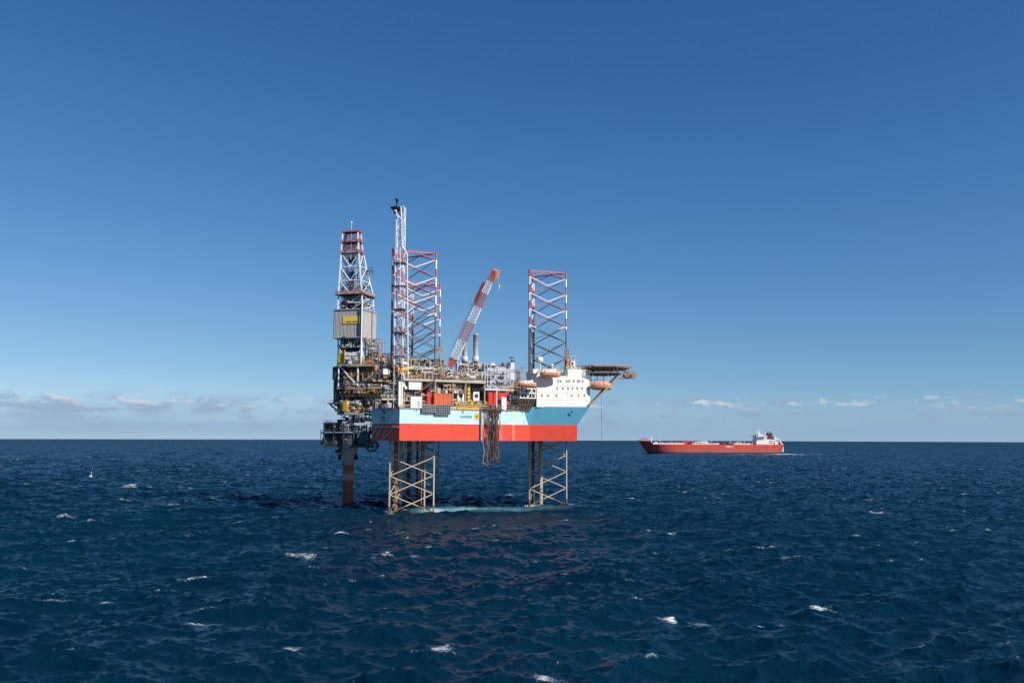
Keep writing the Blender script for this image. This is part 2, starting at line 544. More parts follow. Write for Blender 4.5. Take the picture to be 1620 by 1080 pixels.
M_TEXTW = paint('letter_white', (0.80, 0.78, 0.76), 0.5, dirt=0.1)
M_TEXTG = paint('letter_ochre', (0.30, 0.17, 0.02), 0.5, dirt=0.1)
M_NET = paint('net_brown', (0.10, 0.075, 0.055), 0.8, dirt=0.4, rust=0.3)


def glass_mat():
    m = bpy.data.materials.new('window_glass')
    m.use_nodes = True
    b = m.node_tree.nodes['Principled BSDF']
    b.inputs['Base Color'].default_value = (0.02, 0.028, 0.035, 1)
    b.inputs['Roughness'].default_value = 0.08
    return m


M_GLASS = glass_mat()


# ------------------------------------------------------------------ building helpers
OFF = {}                # offset of the thing an object belongs to


class MB:
    """collects boxes, bars, tubes and prisms in world coordinates"""
    def __init__(self):
        self.v, self.f, self.mi, self.sm = [], [], [], []

    def add(self, vs, fs, mi=0, smooth=False):
        b = len(self.v)
        self.v += [tuple(p) for p in vs]
        self.f += [tuple(b + i for i in f) for f in fs]
        self.mi += [mi] * len(fs)
        self.sm += [smooth] * len(fs)

    def hexa(self, p, mi=0):
        """8 corners: lower ring 0-3 counter-clockwise from above, then the upper ring"""
        self.add(p, [(3, 2, 1, 0), (4, 5, 6, 7), (0, 1, 5, 4), (1, 2, 6, 5), (2, 3, 7, 6), (3, 0, 4, 7)], mi)

    def box(self, c, s, ang=0.0, mi=0):
        ca, sa = math.cos(ang), math.sin(ang)
        p = []
        for dz_ in (-.5, .5):
            for dx_, dy_ in ((-.5, -.5), (.5, -.5), (.5, .5), (-.5, .5)):
                a, b = dx_ * s[0], dy_ * s[1]
                p.append((c[0] + a * ca - b * sa, c[1] + a * sa + b * ca, c[2] + dz_ * s[2]))
        self.hexa(p, mi)

    def tube(self, p, q, r, n=6, r2=None, mi=0, cap=True):
        p, q = Vector(p), Vector(q)
        d = q - p
        if d.length < 1e-6:
            return
        d.normalize()
        a = d.orthogonal().normalized()
        b = d.cross(a)
        r2 = r if r2 is None else r2
        vs = []
        for c, rr in ((p, r), (q, r2)):
            for i in range(n):
                t = 2 * math.pi * i / n
                vs.append(c + (a * math.cos(t) + b * math.sin(t)) * rr)
        fs = [(i, (i + 1) % n, n + (i + 1) % n, n + i) for i in range(n)]
        self.add(vs, fs, mi, n > 5)
        if cap:
            self.add(vs[:n], [tuple(range(n))[::-1]], mi)
            self.add(vs[n:], [tuple(range(n))], mi)

    def path(self, pts, r, n=6, mi=0):
        for a, b in zip(pts[:-1], pts[1:]):
            self.tube(a, b, r, n, mi=mi)

    def bar(self, p, q, w_, h_=None, mi=0):
        """rectangular bar from p to q"""
        p, q = Vector(p), Vector(q)
        h_ = h_ or w_
        d = (q - p).normalized()
        upv = Vector((0, 0, 1)) if abs(d.z) < 0.95 else Vector((0, 1, 0))
        a = d.cross(upv).normalized() * (w_ / 2)
        b = a.cross(d).normalized() * (h_ / 2)
        vs = [p - a - b, p + a - b, p + a + b, p - a + b, q - a - b, q + a - b, q + a + b, q - a + b]
        self.add(vs, [(3, 2, 1, 0), (4, 5, 6, 7), (0, 1, 5, 4), (1, 2, 6, 5), (2, 3, 7, 6), (3, 0, 4, 7)], mi)

    def lathe(self, c, prof, n=16, mi=0, axis=None):
        """profile [(radius, height)] turned round a vertical axis (or 'axis') through c"""
        c = Vector(c)
        ax = Vector(axis).normalized() if axis is not None else Vector((0, 0, 1))
        a = ax.orthogonal().normalized()
        b = ax.cross(a)
        vs = []
        for r, h in prof:
            for i in range(n):
                t = 2 * math.pi * i / n
                vs.append(c + ax * h + (a * math.cos(t) + b * math.sin(t)) * r)
        fs = []
        for k in range(len(prof) - 1):
            for i in range(n):
                fs.append((k * n + i, k * n + (i + 1) % n, (k + 1) * n + (i + 1) % n, (k + 1) * n + i))
        self.add(vs, fs, mi, True)
        m_ = len(prof) - 1
        if prof[0] == prof[-1]:
            return
        if prof[0][0] > 1e-4:
            self.add(vs[:n], [tuple(range(n))[::-1]], mi)
        if prof[-1][0] > 1e-4:
            self.add(vs[m_ * n:], [tuple(range(n))], mi)

    def prism(self, poly, z0, z1, mi=0, mi_top=None):
        """vertical prism over a counter-clockwise polygon"""
        n = len(poly)
        vs = [(p[0], p[1], z0) for p in poly] + [(p[0], p[1], z1) for p in poly]
        self.add(vs, [(i, (i + 1) % n, n + (i + 1) % n, n + i) for i in range(n)], mi)
        self.add(vs, [tuple(range(n))[::-1]], mi)
        self.add(vs, [tuple(range(n, 2 * n))], mi if mi_top is None else mi_top)

    def mesh(self, name, off=(0, 0, 0)):
        me = bpy.data.meshes.new(name)
        me.from_pydata([(a - off[0], b - off[1], c - off[2]) for a, b, c in self.v], [], self.f)
        me.polygons.foreach_set('material_index', self.mi)
        me.polygons.foreach_set('use_smooth', self.sm)
        return me


def thing(name, label, cat, loc, group=None):
    o = bpy.data.objects.new(name, None)
    COL.objects.link(o)
    o.location = loc
    o.empty_display_size = 1
    o['label'] = label
    o['category'] = cat
    if group:
        o['group'] = group
    OFF[o.name] = Vector(loc)
    return o


def _mats(mats):
    return mats if isinstance(mats, (list, tuple)) else [mats]


def part(name, mb, mats, parent, label=None, stuff=False):
    off = OFF[parent.name]
    me = mb.mesh(name, off)
    for m in _mats(mats):
        me.materials.append(m)
    o = bpy.data.objects.new(name, me)
    COL.objects.link(o)
    o.parent = parent
    OFF[o.name] = off
    if label:
        o['label'] = label
    if stuff:
        o['kind'] = 'stuff'
    return o


def single(name, mb, mats, label, cat, group=None):
    """a thing that is one mesh"""
    zs = min(p[2] for p in mb.v)
    loc = Vector((sum(p[0] for p in mb.v) / len(mb.v), sum(p[1] for p in mb.v) / len(mb.v), zs))
    me = mb.mesh(name, loc)
    for m in _mats(mats):
        me.materials.append(m)
    o = bpy.data.objects.new(name, me)
    COL.objects.link(o)
    o.location = loc
    OFF[o.name] = loc
    o['label'] = label
    o['category'] = cat
    if group:
        o['group'] = group
    return o


_shared = {}


def piece_tube(name, p, q, r, mat, parent, n=6):
    key = ('t', round(r, 3), mat.name, n)
    if key not in _shared:
        b = MB()
        b.tube((0, 0, 0), (0, 0, 1), r, n)
        me = b.mesh(name)
        me.materials.append(mat)
        _shared[key] = me
    o = bpy.data.objects.new(name, _shared[key])
    COL.objects.link(o)
    p, q = Vector(p), Vector(q)
    d = q - p
    o.parent = parent
    off = OFF[parent.name]
    o.rotation_mode = 'QUATERNION'
    o.location = p - off
    o.rotation_quaternion = d.to_track_quat('Z', 'Y')
    o.scale = (1, 1, d.length)
    OFF[o.name] = off
    return o


def piece_box(name, c, s, ang, mat, parent):
    key = ('b', mat.name)
    if key not in _shared:
        b = MB()
        b.box((0, 0, 0), (1, 1, 1))
        me = b.mesh(name)
        me.materials.append(mat)
        _shared[key] = me
    o = bpy.data.objects.new(name, _shared[key])
    COL.objects.link(o)
    o.parent = parent
    off = OFF[parent.name]
    o.location = Vector(c) - off
    o.rotation_euler = (0, 0, ang)
    o.scale = s
    OFF[o.name] = off
    return o


class Plane:
    """an upright plane through a ground point, running at an angle: photo pixels are carried on to it"""
    def __init__(self, p, ang):
        self.p, self.ang = Vector((p[0], p[1])), ang
        self.d = Vector((math.cos(ang), math.sin(ang)))
        self.n = Vector((math.sin(ang), -math.cos(ang)))        # towards the camera

    def back(self, m):
        return Plane(self.p - self.n * m, self.ang)

    def on(self, px, py, off=0.0):
        r = ray(px, py)
        p0 = self.p + self.n * off
        k = (p0.x * self.n.x + p0.y * self.n.y) / (r.x * self.n.x + r.y * self.n.y)
        return Vector((r.x * k, r.y * k, CAM_H + r.z * k))

    def rect(self, px0, px1, py0, py1, off=0.0):
        """left and right ends, lower and upper height of a pixel rectangle on the plane"""
        m = (py0 + py1) / 2
        a, b = self.on(px0, m, off), self.on(px1, m, off)
        mx = (px0 + px1) / 2
        return a, b, self.on(mx, py1, off).z, self.on(mx, py0, off).z

    def box(self, mb, px0, px1, py0, py1, depth, off=0.0, mi=0, z0=None, z1=None):
        """box whose front lies on the plane (moved 'off' towards the camera) and goes back by depth"""
        a, b, zl, zh = self.rect(px0, px1, py0, py1, off)
        zl = zl if z0 is None else z0
        zh = zh if z1 is None else z1
        wdt = Vector((b.x - a.x, b.y - a.y)).length
        c = Vector(((a.x + b.x) / 2, (a.y + b.y) / 2)) - self.n * (depth / 2)
        mb.box((c.x, c.y, (zl + zh) / 2), (wdt, depth, zh - zl), self.ang, mi)
        return Vector((c.x, c.y, zl)), (wdt, depth, zh - zl)


def railing(mb, pts, h=1.15, step=2.0, r=0.05, mi=0, closed=False, rails=(0.5, 1.0)):
    pts = [Vector(p) for p in pts]
    seq = pts + ([pts[0]] if closed else [])
    for a, b in zip(seq[:-1], seq[1:]):
        L = (b - a).length
        k = max(1, int(L / step))
        for i in range(k + (1 if b is seq[-1] and not closed else 0)):
            p = a.lerp(b, i / k)
            mb.tube(p, p + Vector((0, 0, h)), r, 4, mi=mi, cap=False)
        for f in rails:
            mb.tube(a + Vector((0, 0, h * f)), b + Vector((0, 0, h * f)), r, 4, mi=mi, cap=False)


def text(name, body, size, loc, ang, mat, parent, tilt=math.pi / 2):
    cu = bpy.data.curves.new(name, 'FONT')
    cu.body = body
    cu.size = size
    cu.extrude = 0.02
    cu.align_x = 'CENTER'
    cu.align_y = 'CENTER'
    cu.offset = size * 0.02
    cu.materials.append(mat)
    tmp = bpy.data.objects.new('tmp', cu)
    me = bpy.data.meshes.new_from_object(tmp)
    bpy.data.objects.remove(tmp)
    o = bpy.data.objects.new(name, me)
    COL.objects.link(o)
    o.parent = parent
    o['kind'] = 'stuff'
    o.location = Vector(loc) - OFF[parent.name]
    o.rotation_euler = (tilt, 0, ang)
    OFF[o.name] = OFF[parent.name]
    return o


def clutter(parent, pl, px0, px1, py0, py1, o0, o1, n, seed, pal, names=('pipework', 'cabinets', 'vessels', 'frames'), size=1.0):
    """the small gear that fills a deck level: pipe runs with bends, cabinets, little vessels, frames"""
    rng = random.Random(seed)
    n = int(n * 1.5)
    mbs = {}
    U = lambda a, b: rng.uniform(a, b)
    for i in range(n):
        m = rng.choice(pal)
        px = U(px0, px1)
        off = U(o0, o1)
        base = pl.on(px, py1, off)
        top = pl.on(px, py0, off).z
        H = top - base.z
        if H < 0.3:
            continue
        d3 = Vector((pl.d.x, pl.d.y, 0))
        n3 = Vector((pl.n.x, pl.n.y, 0))
        k = rng.random()
        kind = names[0] if k < 0.46 else names[1] if k < 0.70 else names[2] if k < 0.77 else names[3]
        b = mbs.setdefault((kind, m), MB())
        lim = lambda q: q
        if kind == names[0]:
            r = U(0.06, 0.19) * size
            z = base.z + U(0.1, 0.95) * H
            L = U(1.0, 6.0) * size
            p = Vector((base.x, base.y, z))
            q = p + d3 * L
            z2 = base.z + U(0.0, 1.0) * H
            pts = [Vector((p.x, p.y, base.z)), p, q, Vector((q.x, q.y, z2))]
            if rng.random() < 0.4:
                pts = pts[1:]
            b.path(pts, r, 6)
            for j in range(2):
                e = p.lerp(q, U(0, 1))
                b.tube(e - d3 * 0.12, e + d3 * 0.12, r * 1.7, 6)
        elif kind == names[1]:
            s = (U(0.5, 1.9) * size, U(0.6, 1.6), min(H * 0.9, U(0.5, 2.0) * size))
            z = base.z + (0 if rng.random() < 0.6 else U(0, max(0, H - s[2])))
            b.box((base.x, base.y, z + s[2] / 2), s, pl.ang)
            b.box((base.x + pl.n.x * s[1] / 2, base.y + pl.n.y * s[1] / 2, z + s[2] / 2), (s[0] * 0.7, 0.12, s[2] * 0.7), pl.ang)
        elif kind == names[2]:
            r = U(0.25, 0.6) * size
            if rng.random() < 0.5:
                hh = min(H, U(1.2, 3.5) * size)
                b.lathe(base, [(r * 0.9, 0), (r, 0.1), (r, hh * 0.8), (r * 0.7, hh * 0.94), (r * 0.15, hh)], 10)
            else:
                L = U(1.5, 3.5) * size
                p = Vector((base.x, base.y, base.z + min(H * 0.7, r + 0.4)))
                b.lathe(p, [(r * 0.3, -L / 2 - r * 0.4), (r * 0.85, -L / 2 - r * 0.15), (r, -L / 2), (r, L / 2), (r * 0.85, L / 2 + r * 0.15), (r * 0.3, L / 2 + r * 0.4)], 10, axis=d3)
        else:
            L, hh = U(1.5, 4.5) * size, min(H, U(1.0, 4.0) * size)
            p = base
            q = base + d3 * L
            up_ = Vector((0, 0, hh))
            t = 0.16 * size
            for a_, b_ in ((p, p + up_), (q, q + up_), (p + up_, q + up_), (p, q + up_) if rng.random() < 0.6 else (p + up_ * .5, q + up_ * .5)):
                b.bar(a_, b_, t)
            dd = -n3 * U(0.8, 2.0)
            b.bar(p + up_, p + up_ + dd, t)
            b.bar(q + up_, q + up_ + dd, t)
            b.bar(p + dd, p + up_ + dd, t)
    for (kind, m), b in mbs.items():
        part(kind, b, m, parent, stuff=True)


def floor_slab(parent, pl, px0, px1, py, depth, off, thick, mat, rail_mat=None, name='deck_plate', rail_h=1.2, step=1.8, fascia=True):
    b = MB()
    a, e = pl.on(px0, py, off), pl.on(px1, py, off)
    z = (a.z + e.z) / 2
    c = Vector(((a.x + e.x) / 2, (a.y + e.y) / 2)) - pl.n * depth / 2
    wd = Vector((e.x - a.x, e.y - a.y)).length
    b.box((c.x, c.y, z - thick / 2), (wd, depth, thick), pl.ang)
    o = part(name, b, mat, parent)
    if rail_mat:
        r = MB()
        n3 = Vector((pl.n.x, pl.n.y, 0))
        A, E = Vector((a.x, a.y, z)), Vector((e.x, e.y, z))
        railing(r, [A - n3 * depth, A - n3 * 0.1, E - n3 * 0.1, E - n3 * depth], rail_h, step, 0.055)
        part('railing', r, rail_mat, parent)
    return o, z


# ------------------------------------------------------------------ the jack-up rig: hull, three lattice legs
ZB, ZR, ZD = 27.3, 33.8, 39.4          # hull bottom, top of the red, deck
ang_h = math.radians(32)
HB = Vector((-42.3, 358.5))
HULL = Plane(HB, ang_h)
ptA = W(588, 669.5, 370.8).xy
ptB = HULL.on(632, 669.5).xy
ptC = HULL.on(838, 671.0).xy
ptD = W(913, 671.9, ptC.y + 1.4).xy
ptE = Vector((28.3, 425.0))
ptF = Vector((10.0, 447.0))
ptG = Vector((-38.0, 472.0))
ptH = Vector((-57.5, 461.0))
poly = [ptA, ptB, ptC, ptD, ptE, ptF, ptG, ptH]

rig = thing('jackup_rig', 'huge jack-up drilling rig with pale blue and red hull standing on three lattice legs', 'oil rig', (-20, 405, 0))

b = MB()
N = len(poly)
lo = [(p.x, p.y, ZB) for p in poly]
mid = [(p.x, p.y, ZR) for p in poly]
for i in range(N):
    j = (i + 1) % N
    b.add([lo[i], lo[j], mid[j], mid[i]], [(0, 1, 2, 3)], 0)
b.add(lo, [tuple(range(N))[::-1]], 0)
# upper strake: pale blue, then deep blue round the flared bow
topv = [(p.x, p.y, ZD) for p in poly]
kB0, kB1 = HULL.on(835.5, 671.0), HULL.on(829, 648)
P_FL = Vector((HULL.on(846, 644).x, HULL.on(846, 644).y, 41.3))       # left top of the flare
P_FR = W(933, 643, ptD.y + 1.2)
P_FR.z = 41.3
P_FE = Vector((ptE.x + 5.5, ptE.y, 41.3))
kb0 = (kB0.x, kB0.y, ZR)
kb1 = (kB1.x, kB1.y, ZD)
b.add([mid[0], mid[1], topv[1], topv[0]], [(0, 1, 2, 3)], 1)
b.add([mid[1], kb0, kb1, topv[1]], [(0, 1, 2, 3)], 1)
b.add([kb0, mid[2], tuple(P_FL), kb1], [(0, 1, 2, 3)], 2)
b.add([mid[2], mid[3], tuple(P_FR), tuple(P_FL)], [(0, 1, 2, 3)], 2)
b.add([mid[3], mid[4], tuple(P_FE), tuple(P_FR)], [(0, 1, 2, 3)], 2)
b.add([mid[4], mid[5], topv[5], tuple(P_FE)], [(0, 1, 2, 3)], 2)
for i in (5, 6, 7):
    j = (i + 1) % N
    b.add([mid[i], mid[j], topv[j], topv[i]], [(0, 1, 2, 3)], 1)
b.add([topv[0], topv[1], kb1, tuple(P_FL), tuple(P_FR), tuple(P_FE), topv[5], topv[6], topv[7]], [tuple(range(9))], 3)
hull = part('hull', b, [M_RED, M_PALE, M_TEAL, M_DECK], rig)
# rubbing strakes, fenders, scuppers and draught marks on the side
b = MB()
rgf = random.Random(9)
for k in range(26):
    px = rgf.uniform(636, 828)
    p = HULL.on(px, 650, 0.10)
    b.bar((p.x, p.y, ZD - 0.05), (p.x, p.y, ZD - rgf.uniform(.3, 1.5)), rgf.uniform(.12, .4), 0.2)
part('side_fitting', b, M_GREY, rig, stuff=True)
for px in (792, 812):
    b = MB()
    p = HULL.on(px, 680, 0.03)
    b.box((p.x, p.y, (ZR + ZB) / 2), (1.3, 0.1, ZR - ZB - .2), HULL.ang)
    part('fender_strip', b, paint('faded_red', (0.80, 0.17, 0.11), dirt=.2), rig)
b = MB()
p, q = HULL.on(633, 646, 0.12), HULL.on(829, 648, 0.12)
b.bar((p.x, p.y, ZD + 0.12), (q.x, q.y, ZD + 0.12), 0.35, 0.28)
p2 = Vector((ptA.x, ptA.y))
b.bar((ptA.x, ptA.y, ZD + 0.12), (ptB.x, ptB.y, ZD + 0.12), 0.35, 0.28)
part('gunwale', b, M_TAN, rig)
b = MB()
railing(b, [(ptA.x + .5, ptA.y + .8, ZD + .25), (ptB.x, ptB.y + .5, ZD + .25), (kB1.x - .4, kB1.y + .5, ZD + .25)], 1.3, 1.6, 0.055)
part('deck_railing', b, M_BEIGE, rig)
# name and emblem painted on the side
pt = HULL.on(737.5, 659.3, 0.06)
text('lettering', 'INSPIRER', 1.35, pt, ang_h, M_TEXT, rig)
b = MB()
pt = HULL.on(754.2, 658.5, 0.05)
d3, up3 = Vector((HULL.d.x, HULL.d.y, 0)), Vector((0, 0, 1))
n3 = Vector((HULL.n.x, HULL.n.y, 0))
def disc_star(mb, c, r, star_r, mi):
    pts = []
    for i in range(14):
        rr = star_r if i % 2 else r
        t = math.pi * i / 7 + 0.2
        pts.append(c + d3 * (rr * math.cos(t)) + up3 * (rr * math.sin(t)))
    back = [p - n3 * 0.04 for p in pts]
    k = len(pts)
    mb.add(pts + back, [tuple(range(k))] + [(i, k + i, k + (i + 1) % k, (i + 1) % k) for i in range(k)], mi)
b.bar(pt - d3 * 1.15, pt + d3 * 1.15, 0.05, 2.5)
disc_star(b, pt + n3 * 0.09, 0.75, 0.36, 1)
part('emblem', b, [M_YELL, M_TEXTG], rig)

LEG_S = 17.8
LEG_R = LEG_S / math.sqrt(3)


def lattice_leg(cx, cy, mat, mat_low, risers, ztop=102.2):
    corners = [Vector((cx + LEG_R * math.cos(math.radians(t)), cy + LEG_R * math.sin(math.radians(t)))) for t in (-7, -127, 113)]
    # the chords: a heavy round post with a toothed rack plate on each side
    base = None
    mbs = []
    c2 = Vector((cx, cy))
    b = MB()                                        # the top frame, one closed triangle
    vs = []
    for c in corners:
        o_ = (c - c2).normalized()
        for s, z in ((-.3, -.25), (.3, -.25), (.3, .25), (-.3, .25)):
            vs.append((c.x + o_.x * s, c.y + o_.y * s, ztop - 0.5 + z))
    fs = []
    for i in range(3):
        for k in range(4):
            fs.append((4 * i + k, 4 * i + (k + 1) % 4, 4 * ((i + 1) % 3) + (k + 1) % 4, 4 * ((i + 1) % 3) + k))
    b.add(vs, fs)
    leg = part('lattice_leg', b, mat, rig)
    for c in corners:
        b = MB()
        b.tube((c.x, c.y, -6), (c.x, c.y, ztop), 0.34, 8)
        dr = (c2 - c).normalized()
        sd = Vector((-dr.y, dr.x))
        a = math.atan2(sd.y, sd.x)
        for s in (-1, 1):
            e = c + sd * s * 0.42
            b.box((e.x, e.y, (ztop - 6) / 2), (0.20, 0.14, ztop + 6), a)
        for k in range(50):
            zt = 1 + k * 2.0
            if zt < ztop - 1:
                b.box((c.x, c.y, zt), (1.16, 0.12, 0.6), a)
        part('chord', b, mat, leg)
    zs = [99.0 - 7.1 * k for k in range(15)]
    for i in range(3):
        p, q = corners[i], corners[(i + 1) % 3]
        piece_tube('brace', (p.x, p.y, 99.0), (p.lerp(q, .5).x, p.lerp(q, .5).y, ztop - 0.6), 0.20, mat, leg)
        piece_tube('brace', (q.x, q.y, 99.0), (p.lerp(q, .5).x, p.lerp(q, .5).y, ztop - 0.6), 0.20, mat, leg)
        for za, zb in zip(zs[:-1], zs[1:]):
            if zb > 27 and za < 47:
                continue
            piece_tube('brace', (p.x, p.y, za), (q.x, q.y, zb), 0.20, mat, leg)
            piece_tube('brace', (q.x, q.y, za), (p.x, p.y, zb), 0.20, mat, leg)
    for k, (px, d, r, m) in enumerate(risers):
        p = W(px, 750, d)
        piece_tube('caisson', (p.x, p.y, -5), (p.x, p.y, ZB + 2), r, m, leg, 8)
    return corners


near_leg = lattice_leg(-40.6, 375.0, M_LEG, None, [(626, 376, 0.85, M_RUST), (667, 377, 0.38, M_RUST), (671.5, 378, 0.38, M_BEIGE)])
far_leg = lattice_leg(-44.7, 451.0, M_LEG, None, [(646, 452, 0.9, M_DARK), (660, 455, 0.55, M_DARK), (667, 452, 0.5, M_DARK), (671, 452, 0.5, M_DARK)])
bow_leg = lattice_leg(13.8, 420.0, M_LEG, None, [(855.5, 420, 0.9, M_BEIGE), (843.5, 424, 0.7, M_BROWN)])

for cs, h in ((near_leg, 10.5), (far_leg, 11.5), (bow_leg, 9.0)):
    cc_ = (cs[0] + cs[1] + cs[2]) / 3
    for c in cs:
        b = MB()
        a = math.atan2((cc_ - c).y, (cc_ - c).x)
        e = c + (c - cc_).normalized() * 0.2
        for s in (-1, 1):
            o_ = Vector((-math.sin(a), math.cos(a))) * s * 1.75
            b.box((e.x + o_.x, e.y + o_.y, ZD + h / 2), (2.6, 1.6, h), a)
            for k in range(5):
                b.tube((e.x + o_.x - math.cos(a) * 1.5, e.y + o_.y - math.sin(a) * 1.5, ZD + 1.6 + k * h / 5.5), (e.x + o_.x + math.cos(a) * 1.5, e.y + o_.y + math.sin(a) * 1.5, ZD + 1.6 + k * h / 5.5), 0.6, 8)
        b.box((e.x, e.y, ZD + h + 0.25), (3.4, 5.4, 0.5), a)
        part('jack_case', b, M_BEIGE, rig)


# ------------------------------------------------------------------ drilling derrick on its cantilever, over the wellhead platform
DD = 405.0
ang_d = math.radians(-14.5)
FR0 = W(573, 560, DD).xy
DP = Plane(FR0, ang_d)                              # front of the drilling package
e1 = Vector((math.cos(ang_d), math.sin(ang_d)))
e2 = Vector((-e1.y, e1.x))
DS = Plane(FR0, ang_d + math.pi / 2)                # its right-hand side, running away from the near corner


def tower_level(pxl, pxc, pxr, py):
    """front left, front right (near), back right, back left corners of the tower at one height"""
    fr = DP.on(pxc, py)
    fl = DP.on(pxl, py)
    r = ray(pxr, py)
    # back right lies on the line from fr along e2
    den = e2.x * r.y - e2.y * r.x
    s = (fr.y * r.x - fr.x * r.y) / den
    z = fr.z
    mid_ = (fl.xy + fr.xy) / 2
    br = fr.xy + e2 * s
    bl = fl.xy + e2 * s
    return [Vector((p.x, p.y, z)) for p in (fl.xy, fr.xy, br, bl)]


derrick = thing('drilling_derrick', 'tall tapering white lattice derrick with red crown and grey clad windbreak', 'derrick', (FR0.x - 5, FR0.y + 5, 60))
LV = [tower_level(*a) for a in ((535, 573, 591, 578), (535, 573, 591, 548), (535, 573, 591, 532), (535, 573, 591.5, 490), (535.2, 573, 591, 478), (535.5, 572.6, 590.5, 464),
                                (537, 571, 585, 443), (538.6, 569.3, 579.5, 421), (540, 567.6, 574.5, 399), (541, 567, 572.5, 382), (543, 566.3, 571, 366))]
b = MB()
for k in range(4):
    c = LV[0][k]
    b.box((c.x, c.y, c.z - 0.3), (1.6, 1.6, 0.7), ang_d)
part('footing', b, M_GREY, derrick)
for k in range(4):
    b = MB()
    for a, c in zip(LV[:-1], LV[1:]):
        b.bar(a[k], c[k], 0.62, 0.62)
    part('leg', b, M_DERR, derrick)
M_DERRR = paint('derrick_red', (0.45, 0.07, 0.05), dirt=0.3, rust=0.2)
for i, lv in enumerate(LV):
    for k in range(4):
        m = M_DERRR if i in (9, 10) else M_DERR
        piece_tube('girt', lv[k], lv[(k + 1) % 4], 0.24, m, derrick, 6)
for i, (a, c) in enumerate(zip(LV[:-1], LV[1:])):
    if i == 2:
        continue
    for k in range(4):
        p, q = a[k], a[(k + 1) % 4]
        r_, s_ = c[k], c[(k + 1) % 4]
        if k in (0, 2):                  # V braces that meet at the middle of the girt
            mdl = p.lerp(q, .5)
            if i >= 8:
                piece_tube('brace', p, s_, 0.17, M_DERRR, derrick)
                piece_tube('brace', q, r_, 0.17, M_DERRR, derrick)
            else:
                piece_tube('brace', mdl, r_, 0.19, M_DERR, derrick)
                piece_tube('brace', mdl, s_, 0.19, M_DERR, derrick)
        else:
            piece_tube('brace', p, s_, 0.18, M_DERRR if i >= 8 else M_DERR, derrick)
            piece_tube('brace', q, r_, 0.18, M_DERRR if i >= 8 else M_DERR, derrick)
# windbreak of upright corrugated panels
top_w, bot_w = LV[3][0].z, LV[2][0].z
fl, fr, br, bl = LV[3]
o_ = 1.2
F0 = fl.xy - e1 * 1.4 - e2 * o_
F1 = fr.xy + e1 * o_ * 0.2 - e2 * o_
F2 = br.xy + e1 * 1.0 + e2 * 0.4
F3 = bl.xy - e1 * 1.4 + e2 * 0.4
def clad_panel(p, q, z0, z1, rib=0.55, amp=0.12):
    """one upright sheet of trapezoid corrugation from p to q"""
    mb = MB()
    d = (q - p)
    L = d.length
    d.normalize()
    nn = Vector((d.y, -d.x))
    k = max(2, int(L / rib))
    pts = []
    for i in range(k):
        for f, a_ in ((0.0, 0), (0.35, 0), (0.5, amp), (0.85, amp)):
            pts.append(p + d * (L * (i + f) / k) + nn * a_)
    pts.append(q)
    vs, fs = [], []
    for t in pts:
        vs += [(t.x, t.y, z0), (t.x, t.y, z1)]
    for t in reversed(pts):
        t2 = t - nn * 0.12
        vs += [(t2.x, t2.y, z0), (t2.x, t2.y, z1)]
    n_ = len(vs) // 2
    for i in range(n_):
        j = (i + 1) % n_
        fs.append((2 * i, 2 * j, 2 * j + 1, 2 * i + 1))
    mb.add(vs, fs)
    return mb
zsplit = bot_w + (top_w - bot_w) * 0.62
for P_, Q_, cnt in ((F0, F1, 4), (F1, F2, 3), (F2, F3, 3), (F3, F0, 3)):
    for i in range(cnt):
        a = P_.lerp(Q_, (i + 0.01) / cnt)
        c = P_.lerp(Q_, (i + 0.99) / cnt)
        part('cladding_panel', clad_panel(a, c, bot_w - 0.2, top_w + 0.1), M_CLAD, derrick)
b = MB()
ring = [F0 - e1 * .2 - e2 * .2, F1 + e1 * .2 - e2 * .2, F2 + e1 * .2 + e2 * .2, F3 - e1 * .2 + e2 * .2]
for z in (bot_w - 0.45, top_w + 0.25):
    for i in range(4):
        p, q = ring[i], ring[(i + 1) % 4]
        b.bar((p.x, p.y, z), (q.x, q.y, z), 0.35, 0.45)
part('cladding_rail', b, M_GREY, derrick)
cp = F1 + e1 * 0.3 - e2 * 0.35
piece_tube('standpipe', (cp.x, cp.y, LV[0][1].z), (cp.x, cp.y, LV[4][1].z), 0.34, M_WHITE, derrick, 8)
piece_tube('cable_tray', (cp.x - e1.x * 1.3, cp.y - e1.y * 1.3, bot_w), (cp.x - e1.x * 1.3, cp.y - e1.y * 1.3, top_w), 0.22, M_DARK, derrick, 6)
for px_, m in ((577, M_LGREY), (590.5, M_BEIGE)):
    rr_ = DS.on(px_, 511, 1.3)
    piece_tube('standpipe', (rr_.x, rr_.y, bot_w - 1), (rr_.x, rr_.y, top_w + 1.5), 0.22, m, derrick, 8)
# yellow sign on the windbreak
SG = Plane(F0 - e2 * 0.30, ang_d)
b = MB()
SG.box(b, 542.5, 570, 499.8, 511.5, 0.10)
sign = part('sign_board', b, paint('sign_yellow', (0.93, 0.60, 0.10), .45, dirt=.1), derrick)
sc_ = SG.on(557, 508.6, 0.05)
text('lettering', 'MAERSK INSPIRER', 0.78, sc_, ang_d, M_TEXTG, sign)
